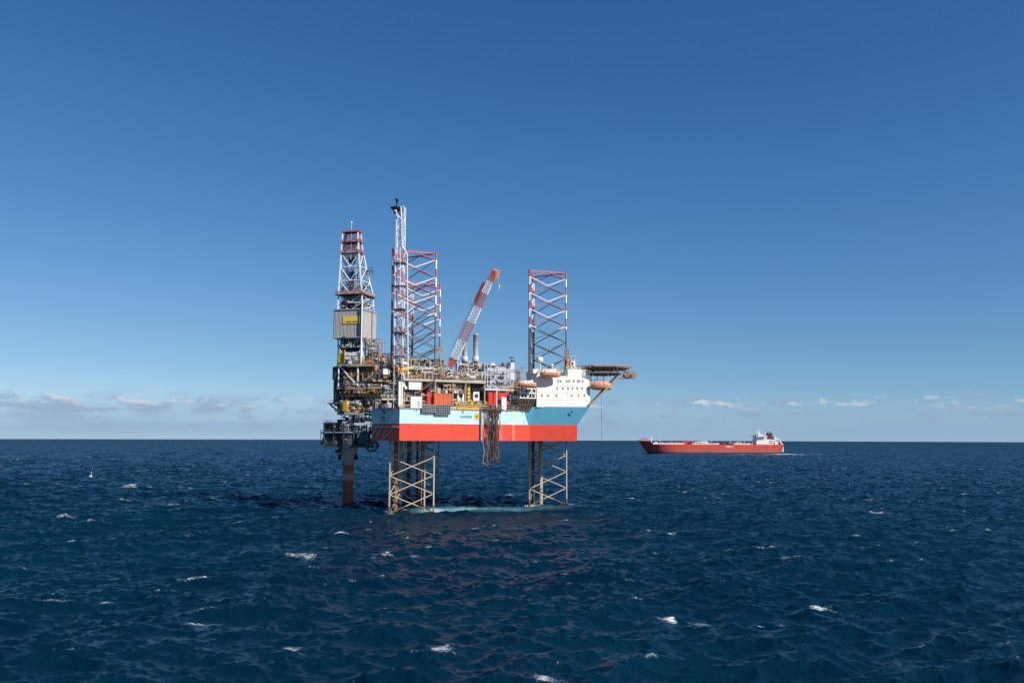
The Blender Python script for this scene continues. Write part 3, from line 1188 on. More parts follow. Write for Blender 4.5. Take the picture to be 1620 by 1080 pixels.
# crown with working platforms, monkey board, racking arm, drill pipe, top drive
b = MB()
for i, py in ((8, 401), (9, 386), (10, 371)):
    lv = LV[i]
    g_ = 0.5
    pl_ = [lv[0].xy - e1 * g_ - e2 * g_, lv[1].xy + e1 * g_ - e2 * g_, lv[2].xy + e1 * g_ + e2 * g_, lv[3].xy - e1 * g_ + e2 * g_]
    b.prism(pl_, lv[0].z - 0.25, lv[0].z)
part('crown_platform', b, M_BROWN, derrick)
b = MB()
for i in (8, 9, 10):
    lv = LV[i]
    railing(b, [Vector((p.x, p.y, lv[0].z)) for p in (lv[0].xy - e1 * .4 - e2 * .4, lv[1].xy + e1 * .4 - e2 * .4, lv[2].xy + e1 * .4 + e2 * .4, lv[3].xy - e1 * .4 + e2 * .4)], 1.2, 1.2, 0.07, closed=True)
part('crown_railing', b, M_DERRR, derrick)
b = MB()
c8 = (LV[8][0] + LV[8][2]) / 2
b.box((c8.x, c8.y, c8.z - 0.6), (6.6, 2.6, 2.3), ang_d)
b.box((c8.x, c8.y, c8.z + 3.0), (5.6, 2.4, 1.6), ang_d)
part('crown_beam', b, M_WHITE, derrick)
b = MB()
b.box((c8.x, c8.y, c8.z - 3.0), (2.6, 1.8, 2.4), ang_d)
b.tube((c8.x, c8.y, c8.z - 4.0), (c8.x, c8.y, LV[6][0].z), 0.14, 5)
b.tube((c8.x + .5, c8.y, c8.z - 4.0), (c8.x + .5, c8.y, LV[6][0].z), 0.14, 5)
b.box((c8.x, c8.y, LV[6][0].z + 2.0), (2.4, 1.9, 4.6), ang_d)
part('travelling_block', b, M_BLUE, derrick)
b = MB()
for k in range(26):                                   # stands of drill pipe racked inside
    p = LV[4][0].lerp(LV[4][1], 0.16 + 0.68 * (k % 13) / 13) + Vector((e2.x, e2.y, 0)) * (2.2 + 1.6 * (k // 13))
    b.tube((p.x, p.y, LV[1][0].z), (p.x, p.y, LV[6][0].z + 1.5 * math.sin(k)), 0.13, 4)
part('drill_pipe', b, M_GREY, derrick, stuff=True)
# racking platform two thirds up, with orange handrail panels
mb_l = LV[5]
b = MB()
g_ = 1.2
b.prism([mb_l[0].xy - e1 * g_ - e2 * g_, mb_l[1].xy + e1 * .8 - e2 * g_, mb_l[2].xy + e1 * .9 + e2 * .5, mb_l[3].xy - e1 * g_ + e2 * .5], mb_l[0].z - 0.35, mb_l[0].z)
part('racking_platform', b, M_DARK, derrick)
b = MB()
for P_, Q_, cnt in ((mb_l[0].xy - e1 * 1 - e2 * 1, mb_l[1].xy + e1 * .6 - e2 * 1, 8), (mb_l[1].xy + e1 * .6 - e2 * 1, mb_l[2].xy + e1 * .8 + e2 * .3, 6)):
    for i in range(cnt):
        p, q = P_.lerp(Q_, (i + .06) / cnt), P_.lerp(Q_, (i + .94) / cnt)
        b.bar((p.x, p.y, mb_l[0].z + .75), (q.x, q.y, mb_l[0].z + .75), 0.08, 1.0)
part('railing_panel', b, paint('faded_orange', (0.50, 0.20, 0.12), dirt=.4), derrick)
b = MB()
lv = LV[7]
p = DS.on(583, 421)
q = DS.on(590, 417)
for z in (0, 1.3):
    b.bar((lv[2].x, lv[2].y, lv[2].z - 1.0 + z), (lv[2].x + e1.x * 3.4, lv[2].y + e1.y * 3.4, lv[2].z - 1.0 + z), 0.9 if z == 0 else 0.12, 0.2)
for k in range(4):
    f = 0.9 * k
    b.tube((lv[2].x + e1.x * f, lv[2].y + e1.y * f, lv[2].z - 1), (lv[2].x + e1.x * f, lv[2].y + e1.y * f, lv[2].z + .3), .07, 4)
b.bar((lv[2].x + e1.x * 3.2, lv[2].y + e1.y * 3.2, lv[2].z - .8), (lv[2].x + e1.x * 3.3, lv[2].y + e1.y * 3.3, lv[2].z - 3.4), 0.3)
b.bar((lv[2].x, lv[2].y, lv[2].z - 3.8), (lv[2].x + e1.x * 2.6, lv[2].y + e1.y * 2.6, lv[2].z - 1.2), 0.22)
part('side_platform', b, M_BROWN, derrick)
t10 = (LV[10][0] * 0.45 + LV[10][1] * 0.55)
piece_tube('antenna', (t10.x, t10.y, LV[8][0].z - 3), (t10.x, t10.y, DP.on(558, 351).z), 0.16, M_LGREY, derrick, 6)
b = MB()
b.lathe((t10.x, t10.y, DP.on(558, 352).z), [(0.1, -.4), (0.4, -.1), (0.4, .2), (0.1, .5)], 8)
part('lamp', b, M_WHITE, derrick)
# gear behind the open bays
clutter(derrick, DP.back(3), 538, 571, 472, 489, -1, 3, 34, 5, [M_DARK, M_BROWN, M_GREY, M_BLACK], ('hoses', 'drawworks', 'hydraulics', 'beams'))
clutter(derrick, DP.back(3), 538, 571, 533, 548, -1, 4, 40, 6, [M_DARK, M_BLACK, M_LGREY, M_BEIGE], ('hoses', 'drawworks', 'hydraulics', 'beams'))
clutter(derrick, DP.back(2), 574, 590, 534, 575, -3, 2, 40, 7, [M_LGREY, M_BEIGE, M_TAN, M_GREY], ('hoses', 'drawworks', 'hydraulics', 'beams'))
clutter(derrick, DP.back(5), 540, 570, 425, 462, -2, 2, 22, 8, [M_GREY, M_LGREY, M_DARK], ('hoses', 'drawworks', 'hydraulics', 'beams'))
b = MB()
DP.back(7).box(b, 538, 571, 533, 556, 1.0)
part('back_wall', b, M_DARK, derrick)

# --- the drilling package below the derrick
pack = thing('drilling_package', 'brown and yellow stacked platforms under the derrick, cantilevered off the hull', 'drilling module', (FR0.x - 3, FR0.y + 4, 38))
floor_slab(pack, DP, 532, 607, 577, 16, 2.0, 0.7, M_TAN, M_YELL, 'drill_floor')
floor_slab(pack, DP, 533, 606, 611.5, 16, 1.6, 1.0, M_BEIGE, M_BEIGE, 'middle_deck')
floor_slab(pack, DP, 533, 575, 653, 9, 1.6, 0.8, M_BEIGE, M_TAN, 'lower_platform')
floor_slab(pack, DP, 575, 604, 650, 9, 0.5, 0.5, M_BROWN, M_TAN, 'lower_platform')
for px in (536, 566.2, 604):
    a, c = DP.on(px, 577.5, 1.3), DP.on(px, 611, 1.3)
    piece_tube('column', (a.x, a.y, c.z), (a.x, a.y, a.z), 0.42, M_WHITE, pack, 8)
for pa, pb in (((538, 579), (552, 596)), ((552, 596), (566, 610)), ((603, 579), (585, 595)), ((585, 595), (570, 610))):
    piece_tube('diagonal', DP.on(*pa, 1.2), DP.on(*pb, 1.2), 0.30, M_WHITE, pack, 8)
for pa, pb in (((552, 592), (574, 592)), ((552, 592), (552, 610)), ((574, 592), (574, 610)), ((582, 594), (582, 610)), ((582, 594), (597, 594)), ((597, 594), (597, 610))):
    piece_tube('post', DP.on(*pa, 0.4), DP.on(*pb, 0.4), 0.2, M_BEIGE, pack, 6)
for px in (540, 571):
    a, c = DP.on(px, 612, -8), DP.on(px, 653, -8)
    b = MB()
    b.box((a.x, a.y, (a.z + c.z) / 2), (2.2, 2.2, a.z - c.z), ang_d)
    part('column', b, M_DARK, pack)
# cantilever beams that carry it back on to the hull
for off in (-3.0, -14.0):
    b = MB()
    a, c = DP.on(534, 622, off), DP.on(640, 622, off)
    b.bar((a.x, a.y, a.z), (c.x, c.y, a.z), 1.6, 4.6)
    for k in range(12):
        p = Vector((a.x, a.y, a.z)).lerp(Vector((c.x, c.y, a.z)), k / 11)
        b.box((p.x, p.y, p.z), (0.3, 1.9, 4.7), ang_d)
    part('cantilever_beam', b, M_DARK, pack)
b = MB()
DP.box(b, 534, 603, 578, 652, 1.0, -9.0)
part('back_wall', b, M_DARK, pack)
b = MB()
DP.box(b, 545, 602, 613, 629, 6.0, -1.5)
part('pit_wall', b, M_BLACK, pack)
# green weather cloth on the left
cl = DP.on(534, 600, 1.5).xy
for i, (z0, z1) in enumerate(((612, 580), (640, 613))):
    for k in range(2):
        a = cl - e1 * 1.6 + e2 * (k * 6.0 + .1)
        c = cl - e1 * (1.6 + 0.9) + e2 * (k * 6.0 + 5.9)
        part('weather_cloth', clad_panel(c, a, DP.on(530, z0).z, DP.on(530, z1).z, 1.1, 0.25), M_DGREEN, pack)
b = MB()
for k in range(3):
    DP.box(b, 526 + k * 1.5, 535, 580 + 21 * k, 600 + 21 * k, 7.0, 1.2 - .15 * k)
part('weather_cloth', b, M_DGREEN, pack)
floor_slab(pack, DP, 517.5, 536, 636.5, 8, 1.0, 0.55, M_BEIGE, M_GREY, 'side_balcony')
b = MB()
b.bar(DP.on(522, 639, -2), DP.on(534, 650, -2), 0.6)
b.bar(DP.on(522, 639, -6), DP.on(534, 650, -6), 0.6)
part('bracket', b, M_DARK, pack)
# white beam and lamps at the drill floor, yellow posts
b = MB()
DP.box(b, 543, 572, 557.5, 562.5, 2.0, 1.0)
part('wind_wall_beam', b, M_WHITE, pack)
b = MB()
DP.box(b, 535, 541, 559, 574, 1.6, 1.6)
DP.box(b, 541, 544.5, 553, 576, 1.0, 1.8)
part('yellow_cabin', b, M_YELL, pack)
b = MB()
for px in (550, 563):
    DP.box(b, px - 4, px + 4, 564.5, 568, 1.4, 1.2)
part('hatch', b, M_WHITE, pack)
b = MB()
DP.box(b, 541, 546, 634, 650, 1.3, 1.2)
DP.box(b, 546.5, 549, 632, 651, 0.8, 1.2)
part('yellow_locker', b, M_YELL, pack)
for k, (p0, p1) in enumerate(((538.5, 556.5), (562.5, 574.0))):
    a, c = DP.on(p0, 637.5, -0.8), DP.on(p1, 637.5, -0.8)
    L = (c - a).length
    b = MB()
    r = 1.55
    b.lathe(a, [(0.4, 0.0), (r * .8, 0.25), (r, 0.6), (r, L - .6), (r * .8, L - .25), (0.4, L)], 14, axis=(c - a))
    tk = single('storage_tank', b, M_WHITE, ('longer cream horizontal tank beside yellow lockers on the lowest drilling platform', 'shorter cream horizontal tank at the hull end of the lowest drilling platform')[k], 'tank', 'cream tanks under the derrick')
BR = [M_BROWN, M_TAN, M_DARK, M_BEIGE, M_GREY, M_RUST]
clutter(pack, DP, 535, 572, 560, 576, -6, 1.6, 60, 11, [M_TAN, M_BROWN, M_BEIGE, M_YELL, M_WHITE], size=.8)
b = MB()
for z_, pa_, pb_ in ((594, 535, 604), (628, 536, 603)):
    q0, q1 = DP.on(pa_, z_, 1.7), DP.on(pb_, z_, 1.7)
    railing(b, [q0, Vector((q1.x, q1.y, q0.z))], 1.1, 1.5, .05)
part('inner_railing', b, M_TAN, pack)
clutter(pack, DP, 575, 606, 556, 576, -6, 1.0, 45, 12, BR + [M_ORNG])
clutter(pack, DP, 537, 568, 582, 610, -4, 1.3, 85, 13, BR + [M_LGREY, M_TAN, M_YELL], size=.8)
clutter(pack, DP, 572, 604, 582, 610, -4, 1.3, 90, 14, BR + [M_LGREY, M_RUST, M_TAN, M_YELL], size=.8)
clutter(pack, DP, 540, 604, 616, 634, -4, 0.9, 70, 15, [M_DARK, M_BLACK, M_BROWN, M_TAN], size=.8)
clutter(pack, DP, 535, 573, 632, 652, -5, 0.6, 55, 16, [M_TAN, M_BEIGE, M_YELL, M_BROWN, M_WHITE])
clutter(pack, DP, 573, 603, 630, 649, -4, 0.8, 80, 17, [M_DARK, M_BLACK, M_BROWN, M_GREY, M_BEIGE])
clutter(pack, DP, 536, 603, 612, 622, 0.6, 1.7, 34, 18, [M_TAN, M_BEIGE, M_YELL, M_BROWN], size=.7)
clutter(pack, DP, 574, 604, 630, 650, 0.2, 1.5, 46, 19, [M_TAN, M_BEIGE, M_BROWN, M_LGREY], size=.75)
clutter(pack, DP, 536, 604, 596, 611, 0.8, 1.6, 44, 20, [M_TAN, M_BEIGE, M_RUST, M_LGREY, M_YELL], size=.65)
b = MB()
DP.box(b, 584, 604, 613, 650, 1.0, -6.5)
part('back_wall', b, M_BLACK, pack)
b = MB()
for px in (578, 585, 592):
    a, c = DP.on(px, 652, -1), DP.on(px, 667, -1)
    b.tube((a.x, a.y, c.z), (a.x, a.y, a.z), 0.25, 6)
part('drain_pipe', b, M_BEIGE, pack)

# ------------------------------------------------------------------ wellhead platform on its single pile
pc = water(550, 797)
WP = Plane((pc.x, pc.y - 6.5), math.radians(-6))
well = thing('wellhead_platform', 'dark boxy wellhead platform on one thick rusty pile beneath the derrick', 'platform', (pc.x, pc.y, 0))
zpy = lambda py: W(550, py, pc.y).z
M_PILE = banded('pile_paint', [(zpy(776), (0.24, 0.085, 0.055), None), (zpy(760), (0.30, 0.10, 0.06), None), (zpy(749), (0.42, 0.27, 0.20), None), (zpy(735), (0.32, 0.13, 0.07), None), (200, (0.44, 0.40, 0.36), None)], 1, 0, 0.5, 0.7)
b = MB()
b.lathe((pc.x, pc.y, 0), [(2.3, -6), (2.3, zpy(760)), (2.42, zpy(759.6)), (2.42, zpy(757)), (2.3, zpy(756.6)), (2.3, zpy(735)), (2.55, zpy(734.5)), (2.55, zpy(722)), (3.9, zpy(711)), (3.9, zpy(708))], 28)
part('pile', b, M_PILE, well)
for px in (537.5, 563.5):
    b = MB()
    a = W(px, 722, pc.y - 0.5)
    b.lathe((a.x, a.y, a.z), [(0.2, -1.4), (0.75, -1.2), (0.8, .6), (0.5, 1.2)], 10)
    part('fender_drum', b, M_BLACK, well)
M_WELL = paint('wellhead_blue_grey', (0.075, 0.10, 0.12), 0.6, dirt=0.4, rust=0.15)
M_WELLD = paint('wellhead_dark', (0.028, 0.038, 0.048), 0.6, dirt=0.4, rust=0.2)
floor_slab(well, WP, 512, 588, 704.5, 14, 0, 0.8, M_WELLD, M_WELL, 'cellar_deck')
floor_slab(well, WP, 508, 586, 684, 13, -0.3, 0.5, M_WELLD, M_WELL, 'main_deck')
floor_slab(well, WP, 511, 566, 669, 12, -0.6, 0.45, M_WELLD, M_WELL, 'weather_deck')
for px in (513, 528, 544, 560, 580):
    for off in (-0.5, -11.5):
        a, c = WP.on(px, 670, off), WP.on(px, 704, off)
        piece_tube('column', (a.x, a.y, c.z), (a.x, a.y, a.z), 0.35, M_WELLD, well, 8)
b = MB()
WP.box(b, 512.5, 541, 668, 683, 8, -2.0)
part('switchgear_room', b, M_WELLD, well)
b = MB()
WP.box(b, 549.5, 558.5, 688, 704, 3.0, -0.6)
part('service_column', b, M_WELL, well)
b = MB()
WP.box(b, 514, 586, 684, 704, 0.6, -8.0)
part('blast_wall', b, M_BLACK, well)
b = MB()
WP.box(b, 533.5, 543, 663, 668.5, 3.0, -2)
part('hatch_house', b, M_BROWN, well)
a = WP.on(540, 663, -3)
b = MB()
b.tube(a, a + Vector((0, 0, 2.2)), 0.1, 5)
b.bar(a + Vector((-.6, 0, 2.0)), a + Vector((.6, 0, 2.0)), .1)
b.bar(a + Vector((0, 0, 1.4)), a + Vector((.7, 0, 2.2)), .1)
part('light_mast', b, M_DARK, well)
b = MB()
a = WP.on(507.5, 683, 0.3)
b.tube(a + Vector((0, 0, 1.0)), a - Vector((0, 0, 6.6)), 0.16, 5)
b.tube(a + Vector((1.2, 0, 1.0)), a + Vector((1.2, 0, -5.6)), 0.13, 5)
for k in range(10):
    b.tube(a + Vector((0, 0, -.6 * k)), a + Vector((1.2, 0, -.6 * k)), .07, 4)
part('ladder', b, M_DARK, well)
b = MB()
WP.box(b, 560, 577, 668.5, 672, 2, 0.2)
WP.box(b, 577, 586, 666.5, 671.5, 1.5, 0.3)
part('pipe_bridge', b, M_LGREY, well)
# round flare-like shroud with a dark mouth at the hull end
b = MB()
a = WP.on(575, 692, 0.0)
b.lathe(a, [(2.4, -0.5), (3.0, 0.0), (3.0, 0.5), (2.4, 0.6), (2.3, 0.0)], 20, axis=(WP.n.x, WP.n.y, 0))
part('guide_ring', b, M_WELL, well)
b = MB()
b.lathe(a, [(2.35, -0.6), (2.35, -0.2)], 20, axis=(WP.n.x, WP.n.y, 0))
part('ring_cover', b, M_BLACK, well)
PW = [M_WELL, M_WELLD, M_BROWN, M_BLACK, M_WELLD]
clutter(well, WP, 510, 548, 686, 703, -6, -0.4, 110, 21, PW + [M_TAN, M_GREEN], size=0.8)
clutter(well, WP, 558, 586, 672, 703, -6, -1.0, 60, 22, PW, size=0.9)
clutter(well, WP, 511, 560, 670, 683, -3, -0.4, 70, 23, PW + [M_LGREY], size=0.75)
clutter(well, WP, 544, 586, 655, 669, -5, -0.6, 45, 24, PW + [M_LGREY, M_WHITE], size=0.8)
clutter(well, WP, 530, 545, 706, 716, -6, -3, 8, 25, PW, size=0.8)

# blue-black reel hung below the hull corner
rc = W(588, 704, 398)
b = MB()
ax_ = Vector((0.25, -1, 0)).normalized()
reel = thing('hose_reel', 'blue-black spoked hose reel hanging below the red hull corner', 'hose reel', (rc.x, rc.y, rc.z - 2.9))
for s in (-0.9, 0.9):
    b = MB()
    b.lathe(rc + ax_ * s, [(2.15, -0.12), (2.75, -0.12), (2.75, 0.12), (2.15, 0.12), (2.15, -0.12)], 24, axis=ax_)
    rm = part('rim', b, M_BLUE, reel)
    sd = ax_.cross(Vector((0, 0, 1)))
    for k in range(6):
        t = math.pi * k / 3 + .3
        q = rc + ax_ * s + (sd * math.cos(t) + Vector((0, 0, 1)) * math.sin(t)) * 2.2
        piece_tube('spoke', rc + ax_ * s, q, 0.16, M_LGREY if k in (0, 1, 3) else M_BLUE, rm, 5)
b = MB()
b.lathe(rc, [(0.9, -0.9), (0.9, 0.9)], 18, axis=ax_)
part('drum', b, M_BLACK, reel)
b = MB()
b.bar(rc + ax_ * 1.2, rc + ax_ * 1.2 + Vector((-1.2, 0, 5.2)), 0.3)
b.bar(rc - ax_ * 1.2, rc - ax_ * 1.2 + Vector((-1.2, 0, 5.2)), 0.3)
b.bar(rc + ax_ * 1.2, rc - ax_ * 1.2, 0.3)
part('hanger', b, M_DARK, reel)

# anchor and its lines on the shaded corner
FA = Plane(ptA, math.atan2((ptB - ptA).y, (ptB - ptA).x))
anchor = thing('anchor', 'pale blue anchor with splayed flukes stowed on the shaded hull corner', 'anchor', FA.on(606, 660, 0.4))
b = MB()
b.bar(FA.on(604, 648, .5), FA.on(607.5, 658, .5), 0.5)
part('shank', b, M_PALE, anchor)
for q in ((601.5, 661.5), (611.5, 658.5)):
    b = MB()
    b.bar(FA.on(607, 656, .7), FA.on(*q, .7), 0.75, 0.4)
    part('fluke', b, M_PALE, anchor)
b = MB()
for pa, pb in (((606, 660), (588.5, 690)), ((611, 661), (594, 692)), ((586, 675), (630, 675)), ((600, 664), (612, 664)), ((622, 678), (606, 694))):
    b.tube(FA.on(*pa, 0.5), FA.on(*pb, 0.5), 0.17, 5)
for k in range(4):
    b.tube(FA.on(599 + 8 * k, 672, .3), FA.on(599 + 8 * k - 9, 689, .3), 0.1, 4)
part('anchor_rack', b, M_LGREY, rig)


# ------------------------------------------------------------------ on the rig's deck
H1, H3, H8, H14 = HULL.back(1.2), HULL.back(3.0), HULL.back(8.0), HULL.back(14.0)
hd3 = Vector((HULL.d.x, HULL.d.y, 0))
hn3 = Vector((HULL.n.x, HULL.n.y, 0))
UP = Vector((0, 0, 1))


def lattice_tower(parent, levels, mat, r_ch, r_br, names=('post', 'girt', 'brace')):
    for k in range(4):
        piece_tube(names[0], levels[0][k], levels[-1][k], r_ch, mat, parent, 6)
    for i, (a, c) in enumerate(zip(levels[:-1], levels[1:])):
        for k in range(4):
            j = (k + 1) % 4
            piece_tube(names[1], c[k], c[j], r_br, mat, parent, 5)
            if (i + k) % 2:
                piece_tube(names[2], a[k], c[j], r_br, mat, parent, 5)
            else:
                piece_tube(names[2], a[j], c[k], r_br, mat, parent, 5)


# slim lattice mast with a black top, standing beside the near leg
FT = W(630, 620, 361.5)
FTP = Plane((FT.x, FT.y), math.radians(-4))
zt = FTP.on(629, 328).z
M_MAST = banded('mast_paint', [(52, (0.42, 0.40, 0.37), None), (FTP.on(629, 397).z, (0.60, 0.30, 0.30), (0.76, 0.76, 0.77)), (300, (0.74, 0.75, 0.76), (0.74, 0.75, 0.76))], 7.1, 3.0, 0.2)
mast = thing('lattice_mast', 'slim white lattice mast with black pointed top rising beside the front leg', 'mast', (FT.x, FT.y, ZD))
lv_ = []
nlev = 22
for i in range(nlev + 1):
    z = ZD + (zt - ZD) * i / nlev
    hw = 1.5
    ctr = Vector((FT.x, FT.y))
    lv_.append([Vector(((ctr + FTP.d * sx * hw - FTP.n * sy * hw).x, (ctr + FTP.d * sx * hw - FTP.n * sy * hw).y, z)) for sx, sy in ((-1, -1), (1, -1), (1, 1), (-1, 1))])
lattice_tower(mast, lv_, M_MAST, 0.19, 0.085)
b = MB()
tc = FTP.on(622.5, 327)
b.lathe((FT.x - 1.6, FT.y, zt - 1.0), [(1.0, -1.6), (1.3, -.4), (2.6, 0.6), (2.5, 0.9), (0.7, 1.4), (0.35, 1.6), (0.35, 3.6), (0.75, 3.7), (0.6, 4.4), (0.25, 4.6)], 10)
b.tube((FT.x - 1.6, FT.y, zt - 2), (FT.x + .6, FT.y, zt - 4), 0.22, 5)
part('flare_tip', b, M_BLACK, mast)
b = MB()
zz = lambda py: FTP.on(636, py).z
R0 = lambda px, py: Vector((FTP.on(px, py).x, FT.y - 2.05, zz(py)))
b.path([R0(635, 329), R0(636.5, 350), R0(636.8, 391), R0(645, 403), R0(646, 560), R0(646, 598)], 0.26, 6)
b.path([R0(625.5, 334), R0(637, 352)], 0.2, 6)
b.path([R0(634, 392), R0(634, 470)], 0.16, 5)
part('flare_pipe', b, M_DERR, mast)
b = MB()
rg = random.Random(4)
for k in range(16):
    z = ZD + 14 + rg.random() * (zz(400) - ZD - 14)
    p = Vector((FT.x + rg.uniform(-1.6, 1.6), FT.y - rg.uniform(-1.5, 1.9), z))
    b.box(p, (rg.uniform(.4, 1.3), .5, rg.uniform(.5, 1.8)), 0)
part('junction_box', b, M_LGREY, mast, stuff=True)
b = MB()
for k in range(5):
    z = ZD + 20 + k * 9
    b.box((FT.x, FT.y, z), (4.6, 4.6, 0.12), FTP.ang)
part('landing', b, M_BROWN, mast)

# machinery house with the upper deck on it
house = thing('machinery_house', 'tan and grey machinery deck with railings, pipework and yellow canopies in mid hull', 'machinery module', (H3.on(700, 640).x, H3.on(700, 640).y, ZD))
floor_slab(house, H3, 638, 769, 600.5, 22, 1.2, 0.9, M_BEIGE, M_TAN, 'upper_deck')
floor_slab(house, H3, 604, 640, 630, 14, 0.6, 0.7, M_BEIGE, M_TAN, 'side_platform')
floor_slab(house, H8, 590, 642, 601, 16, 1.2, 0.7, M_TAN, M_BROWN, 'side_platform')
for px in (640, 667, 689, 717, 737, 767):
    a = H3.on(px, 602, 0.6)
    b = MB()
    b.bar((a.x, a.y, ZD), (a.x, a.y, a.z - .2), 0.5)
    part('column', b, M_BEIGE, house)
b = MB()
H14.box(b, 606, 768, 602, 640, 1.0, 3.0, z0=ZD)
part('bulkhead', b, M_DARK, house)
b = MB()
a = H3.on(633, 620, 1.4)
zt1, zb1 = H3.on(633, 604).z, ZD + 0.6
b.box((a.x, a.y, (zt1 + zb1) / 2), (1.7, 1.2, zt1 - zb1), HULL.ang)
b.bar(H3.on(636, 606, 1.6), H3.on(643, 615, 1.6), 0.8, 0.8)
part('support_frame', b, M_CREAM, house)
b = MB()
b.bar(H3.on(688, 600.5, 2.2), H3.on(667, 617, 2.2), 1.0, 0.35)
b.bar(H3.on(667, 617, 2.2), H3.on(662, 621, 2.2), 1.0, 0.35)
b.bar(H3.on(688, 596.5, 2.7), H3.on(667, 613, 2.7), 0.12)
part('stairway', b, M_BROWN, house)
b = MB()
H8.box(b, 688, 714, 600.8, 606.5, 8.0, 3.5)
part('canopy', b, M_GREY, house)
b = MB()
H8.box(b, 679, 688, 604, 622, 5.0, 3.0, z0=ZD)
part('pale_blue_cabin', b, M_LGREY, house)
# engine bays: dark louvred openings under white lintels with a yellow riser between
for (p0, p1) in ((723, 736), (747, 760)):
    b = MB()
    H8.box(b, p0, p1, 603, 618, 0.4, 4.0)
    op = part('intake_louvre', b, M_BLACK, house)
    b = MB()
    for k in range(6):
        zA = H8.on(p0, 605 + 2.2 * k, 4.15)
        zB = H8.on(p1, 605 + 2.2 * k, 4.15)
        b.bar(zA, Vector((zB.x, zB.y, zA.z)), 0.25, 0.08)
    part('louvre_blade', b, M_DARK, op, stuff=True)
    b = MB()
    H8.box(b, p0 - .5, p1 + .5, 601.8, 604, 1.2, 4.6)
    part('lintel', b, M_WHITE, house)
b = MB()
H8.box(b, 740, 744, 606, 634, 1.0, 4.6)
part('yellow_riser', b, M_YELL, house)
b = MB()
for py in (612, 618, 624, 630):
    H8.box(b, 739, 745, py, py + 1, 1.2, 4.8)
part('riser_clamp', b, M_BROWN, house)
b = MB()
for (q0, q1) in ((722, 760),):
    a, c = H1.on(q0, 640, .6), H1.on(q1, 640, .6)
    railing(b, [(a.x, a.y, ZD + .5), (c.x, c.y, ZD + .5)], 1.7, 1.1, 0.13, rails=(0.3, .65, 1.0))
b.bar((a.x, a.y, ZD + .45), (c.x, c.y, ZD + .45), 1.2, 0.5)
part('yellow_barrier', b, M_YELL, house)
for k, px in enumerate((633, 645)):
    b = MB()
    a = H8.on(px, 584, 3.5)
    b.box(a, (3.4, 3.0, 1.0 + .4 * k), HULL.ang)
    b.box(a - UP * 1.2, (2.6, 2.4, 1.4), HULL.ang)
    part('yellow_canopy', b, M_YELL, house)
b = MB()
a = H8.on(640, 575, 3.6)
b.lathe(a, [(1.7, -.4), (1.75, 0), (1.3, .45), (0.2, .7)], 14)
b.tube(a - UP * 6, a, 0.35, 6)
part('white_dome', b, M_WHITE, house)
b = MB()
a = H8.on(639, 592, 3.9)
b.tube(H8.on(638.5, 603, 3.9), H8.on(638.5, 577, 3.9), 0.4, 8)
part('vent_post', b, M_WHITE, house)
b = MB()
H8.box(b, 606.5, 617, 583.5, 592, 3.0, 2.5)
part('white_cabin', b, M_WHITE, house)
b = MB()
for k in range(9):                                        # the pipe rack: long joints of pipe stacked on the upper deck
    for j in range(3):
        a = H3.on(650 + .8 * (k % 2), 589 - 2.6 * j, -3 - k * .7)
        c = H3.on(696 - .8 * (k % 3), 586 - 2.6 * j - 3.0, -3 - k * .7)
        b.tube(a, Vector((c.x, c.y, a.z)), 0.16, 6)
part('drill_pipe', b, M_GREY, house, stuff=True)
b = MB()
for pa, pb in (((656, 590), (692, 577)), ((658, 596), (700, 580)), ((649, 592), (655, 577)), ((694, 592), (694, 572)), ((672, 594), (672, 576))):
    b.bar(H3.on(*pa, -2), H3.on(*pb, -2), 0.42)
part('pipe_ramp', b, M_TAN, house)
b = MB()
H3.box(b, 662, 676, 584, 590, 3, -2)
H3.box(b, 678, 686, 583, 590, 3, -2)
part('winch_house', b, M_DGREEN, house)
PALM = [M_TAN, M_BROWN, M_DARK, M_BEIGE, M_GREY, M_LGREY, M_RUST]
clutter(house, H3, 592, 640, 562, 599, -12, -3, 100, 31, [M_BROWN, M_TAN, M_BEIGE, M_RUST, M_DARK, M_LGREY])
clutter(house, H3, 640, 700, 578, 599, -8, 0.6, 110, 32, PALM + [M_YELL])
clutter(house, H3, 646, 692, 566, 584, -10, -4, 50, 33, [M_BROWN, M_DARK, M_GREY, M_BEIGE])
clutter(house, H3, 700, 767, 588, 600, -8, 0.8, 90, 34, [M_TAN, M_BROWN, M_LGREY, M_WHITE, M_RUST, M_BEIGE])
clutter(house, H14, 722, 764, 570, 592, -3, 4, 60, 35, [M_BROWN, M_GREY, M_LGREY, M_WHITE, M_DARK])
clutter(house, H3, 606, 634, 604, 629, -4, 0.4, 60, 36, [M_GREY, M_LGREY, M_BEIGE, M_DARK, M_BROWN])
clutter(house, H3, 592, 640, 632, 646, -6, 0.8, 70, 37, [M_DARK, M_BROWN, M_BLACK, M_GREY, M_BEIGE])
clutter(house, H3, 636, 668, 617, 645, -4, 0.0, 60, 38, [M_DARK, M_BROWN, M_GREY, M_TAN, M_BEIGE])
clutter(house, H3, 686, 724, 607, 622, -3, 0.6, 70, 39, PALM + [M_YELL])
clutter(house, H3, 718, 768, 634, 640, -1.5, 1.0, 40, 40, [M_LGREY, M_GREY, M_TAN, M_YELL, M_BEIGE, M_DARK], size=.7)
clutter(house, H8, 718, 768, 605, 636, -.5, 3.2, 50, 43, [M_BROWN, M_DARK, M_GREY, M_TAN, M_BEIGE], size=.8)
clutter(house, H1, 668, 830, 640, 648, -1.5, 0.6, 90, 41, [M_DARK, M_BROWN, M_GREY, M_BLACK, M_RUST])
clutter(house, H8, 762, 818, 600, 645, -4, 3, 60, 42, PALM)


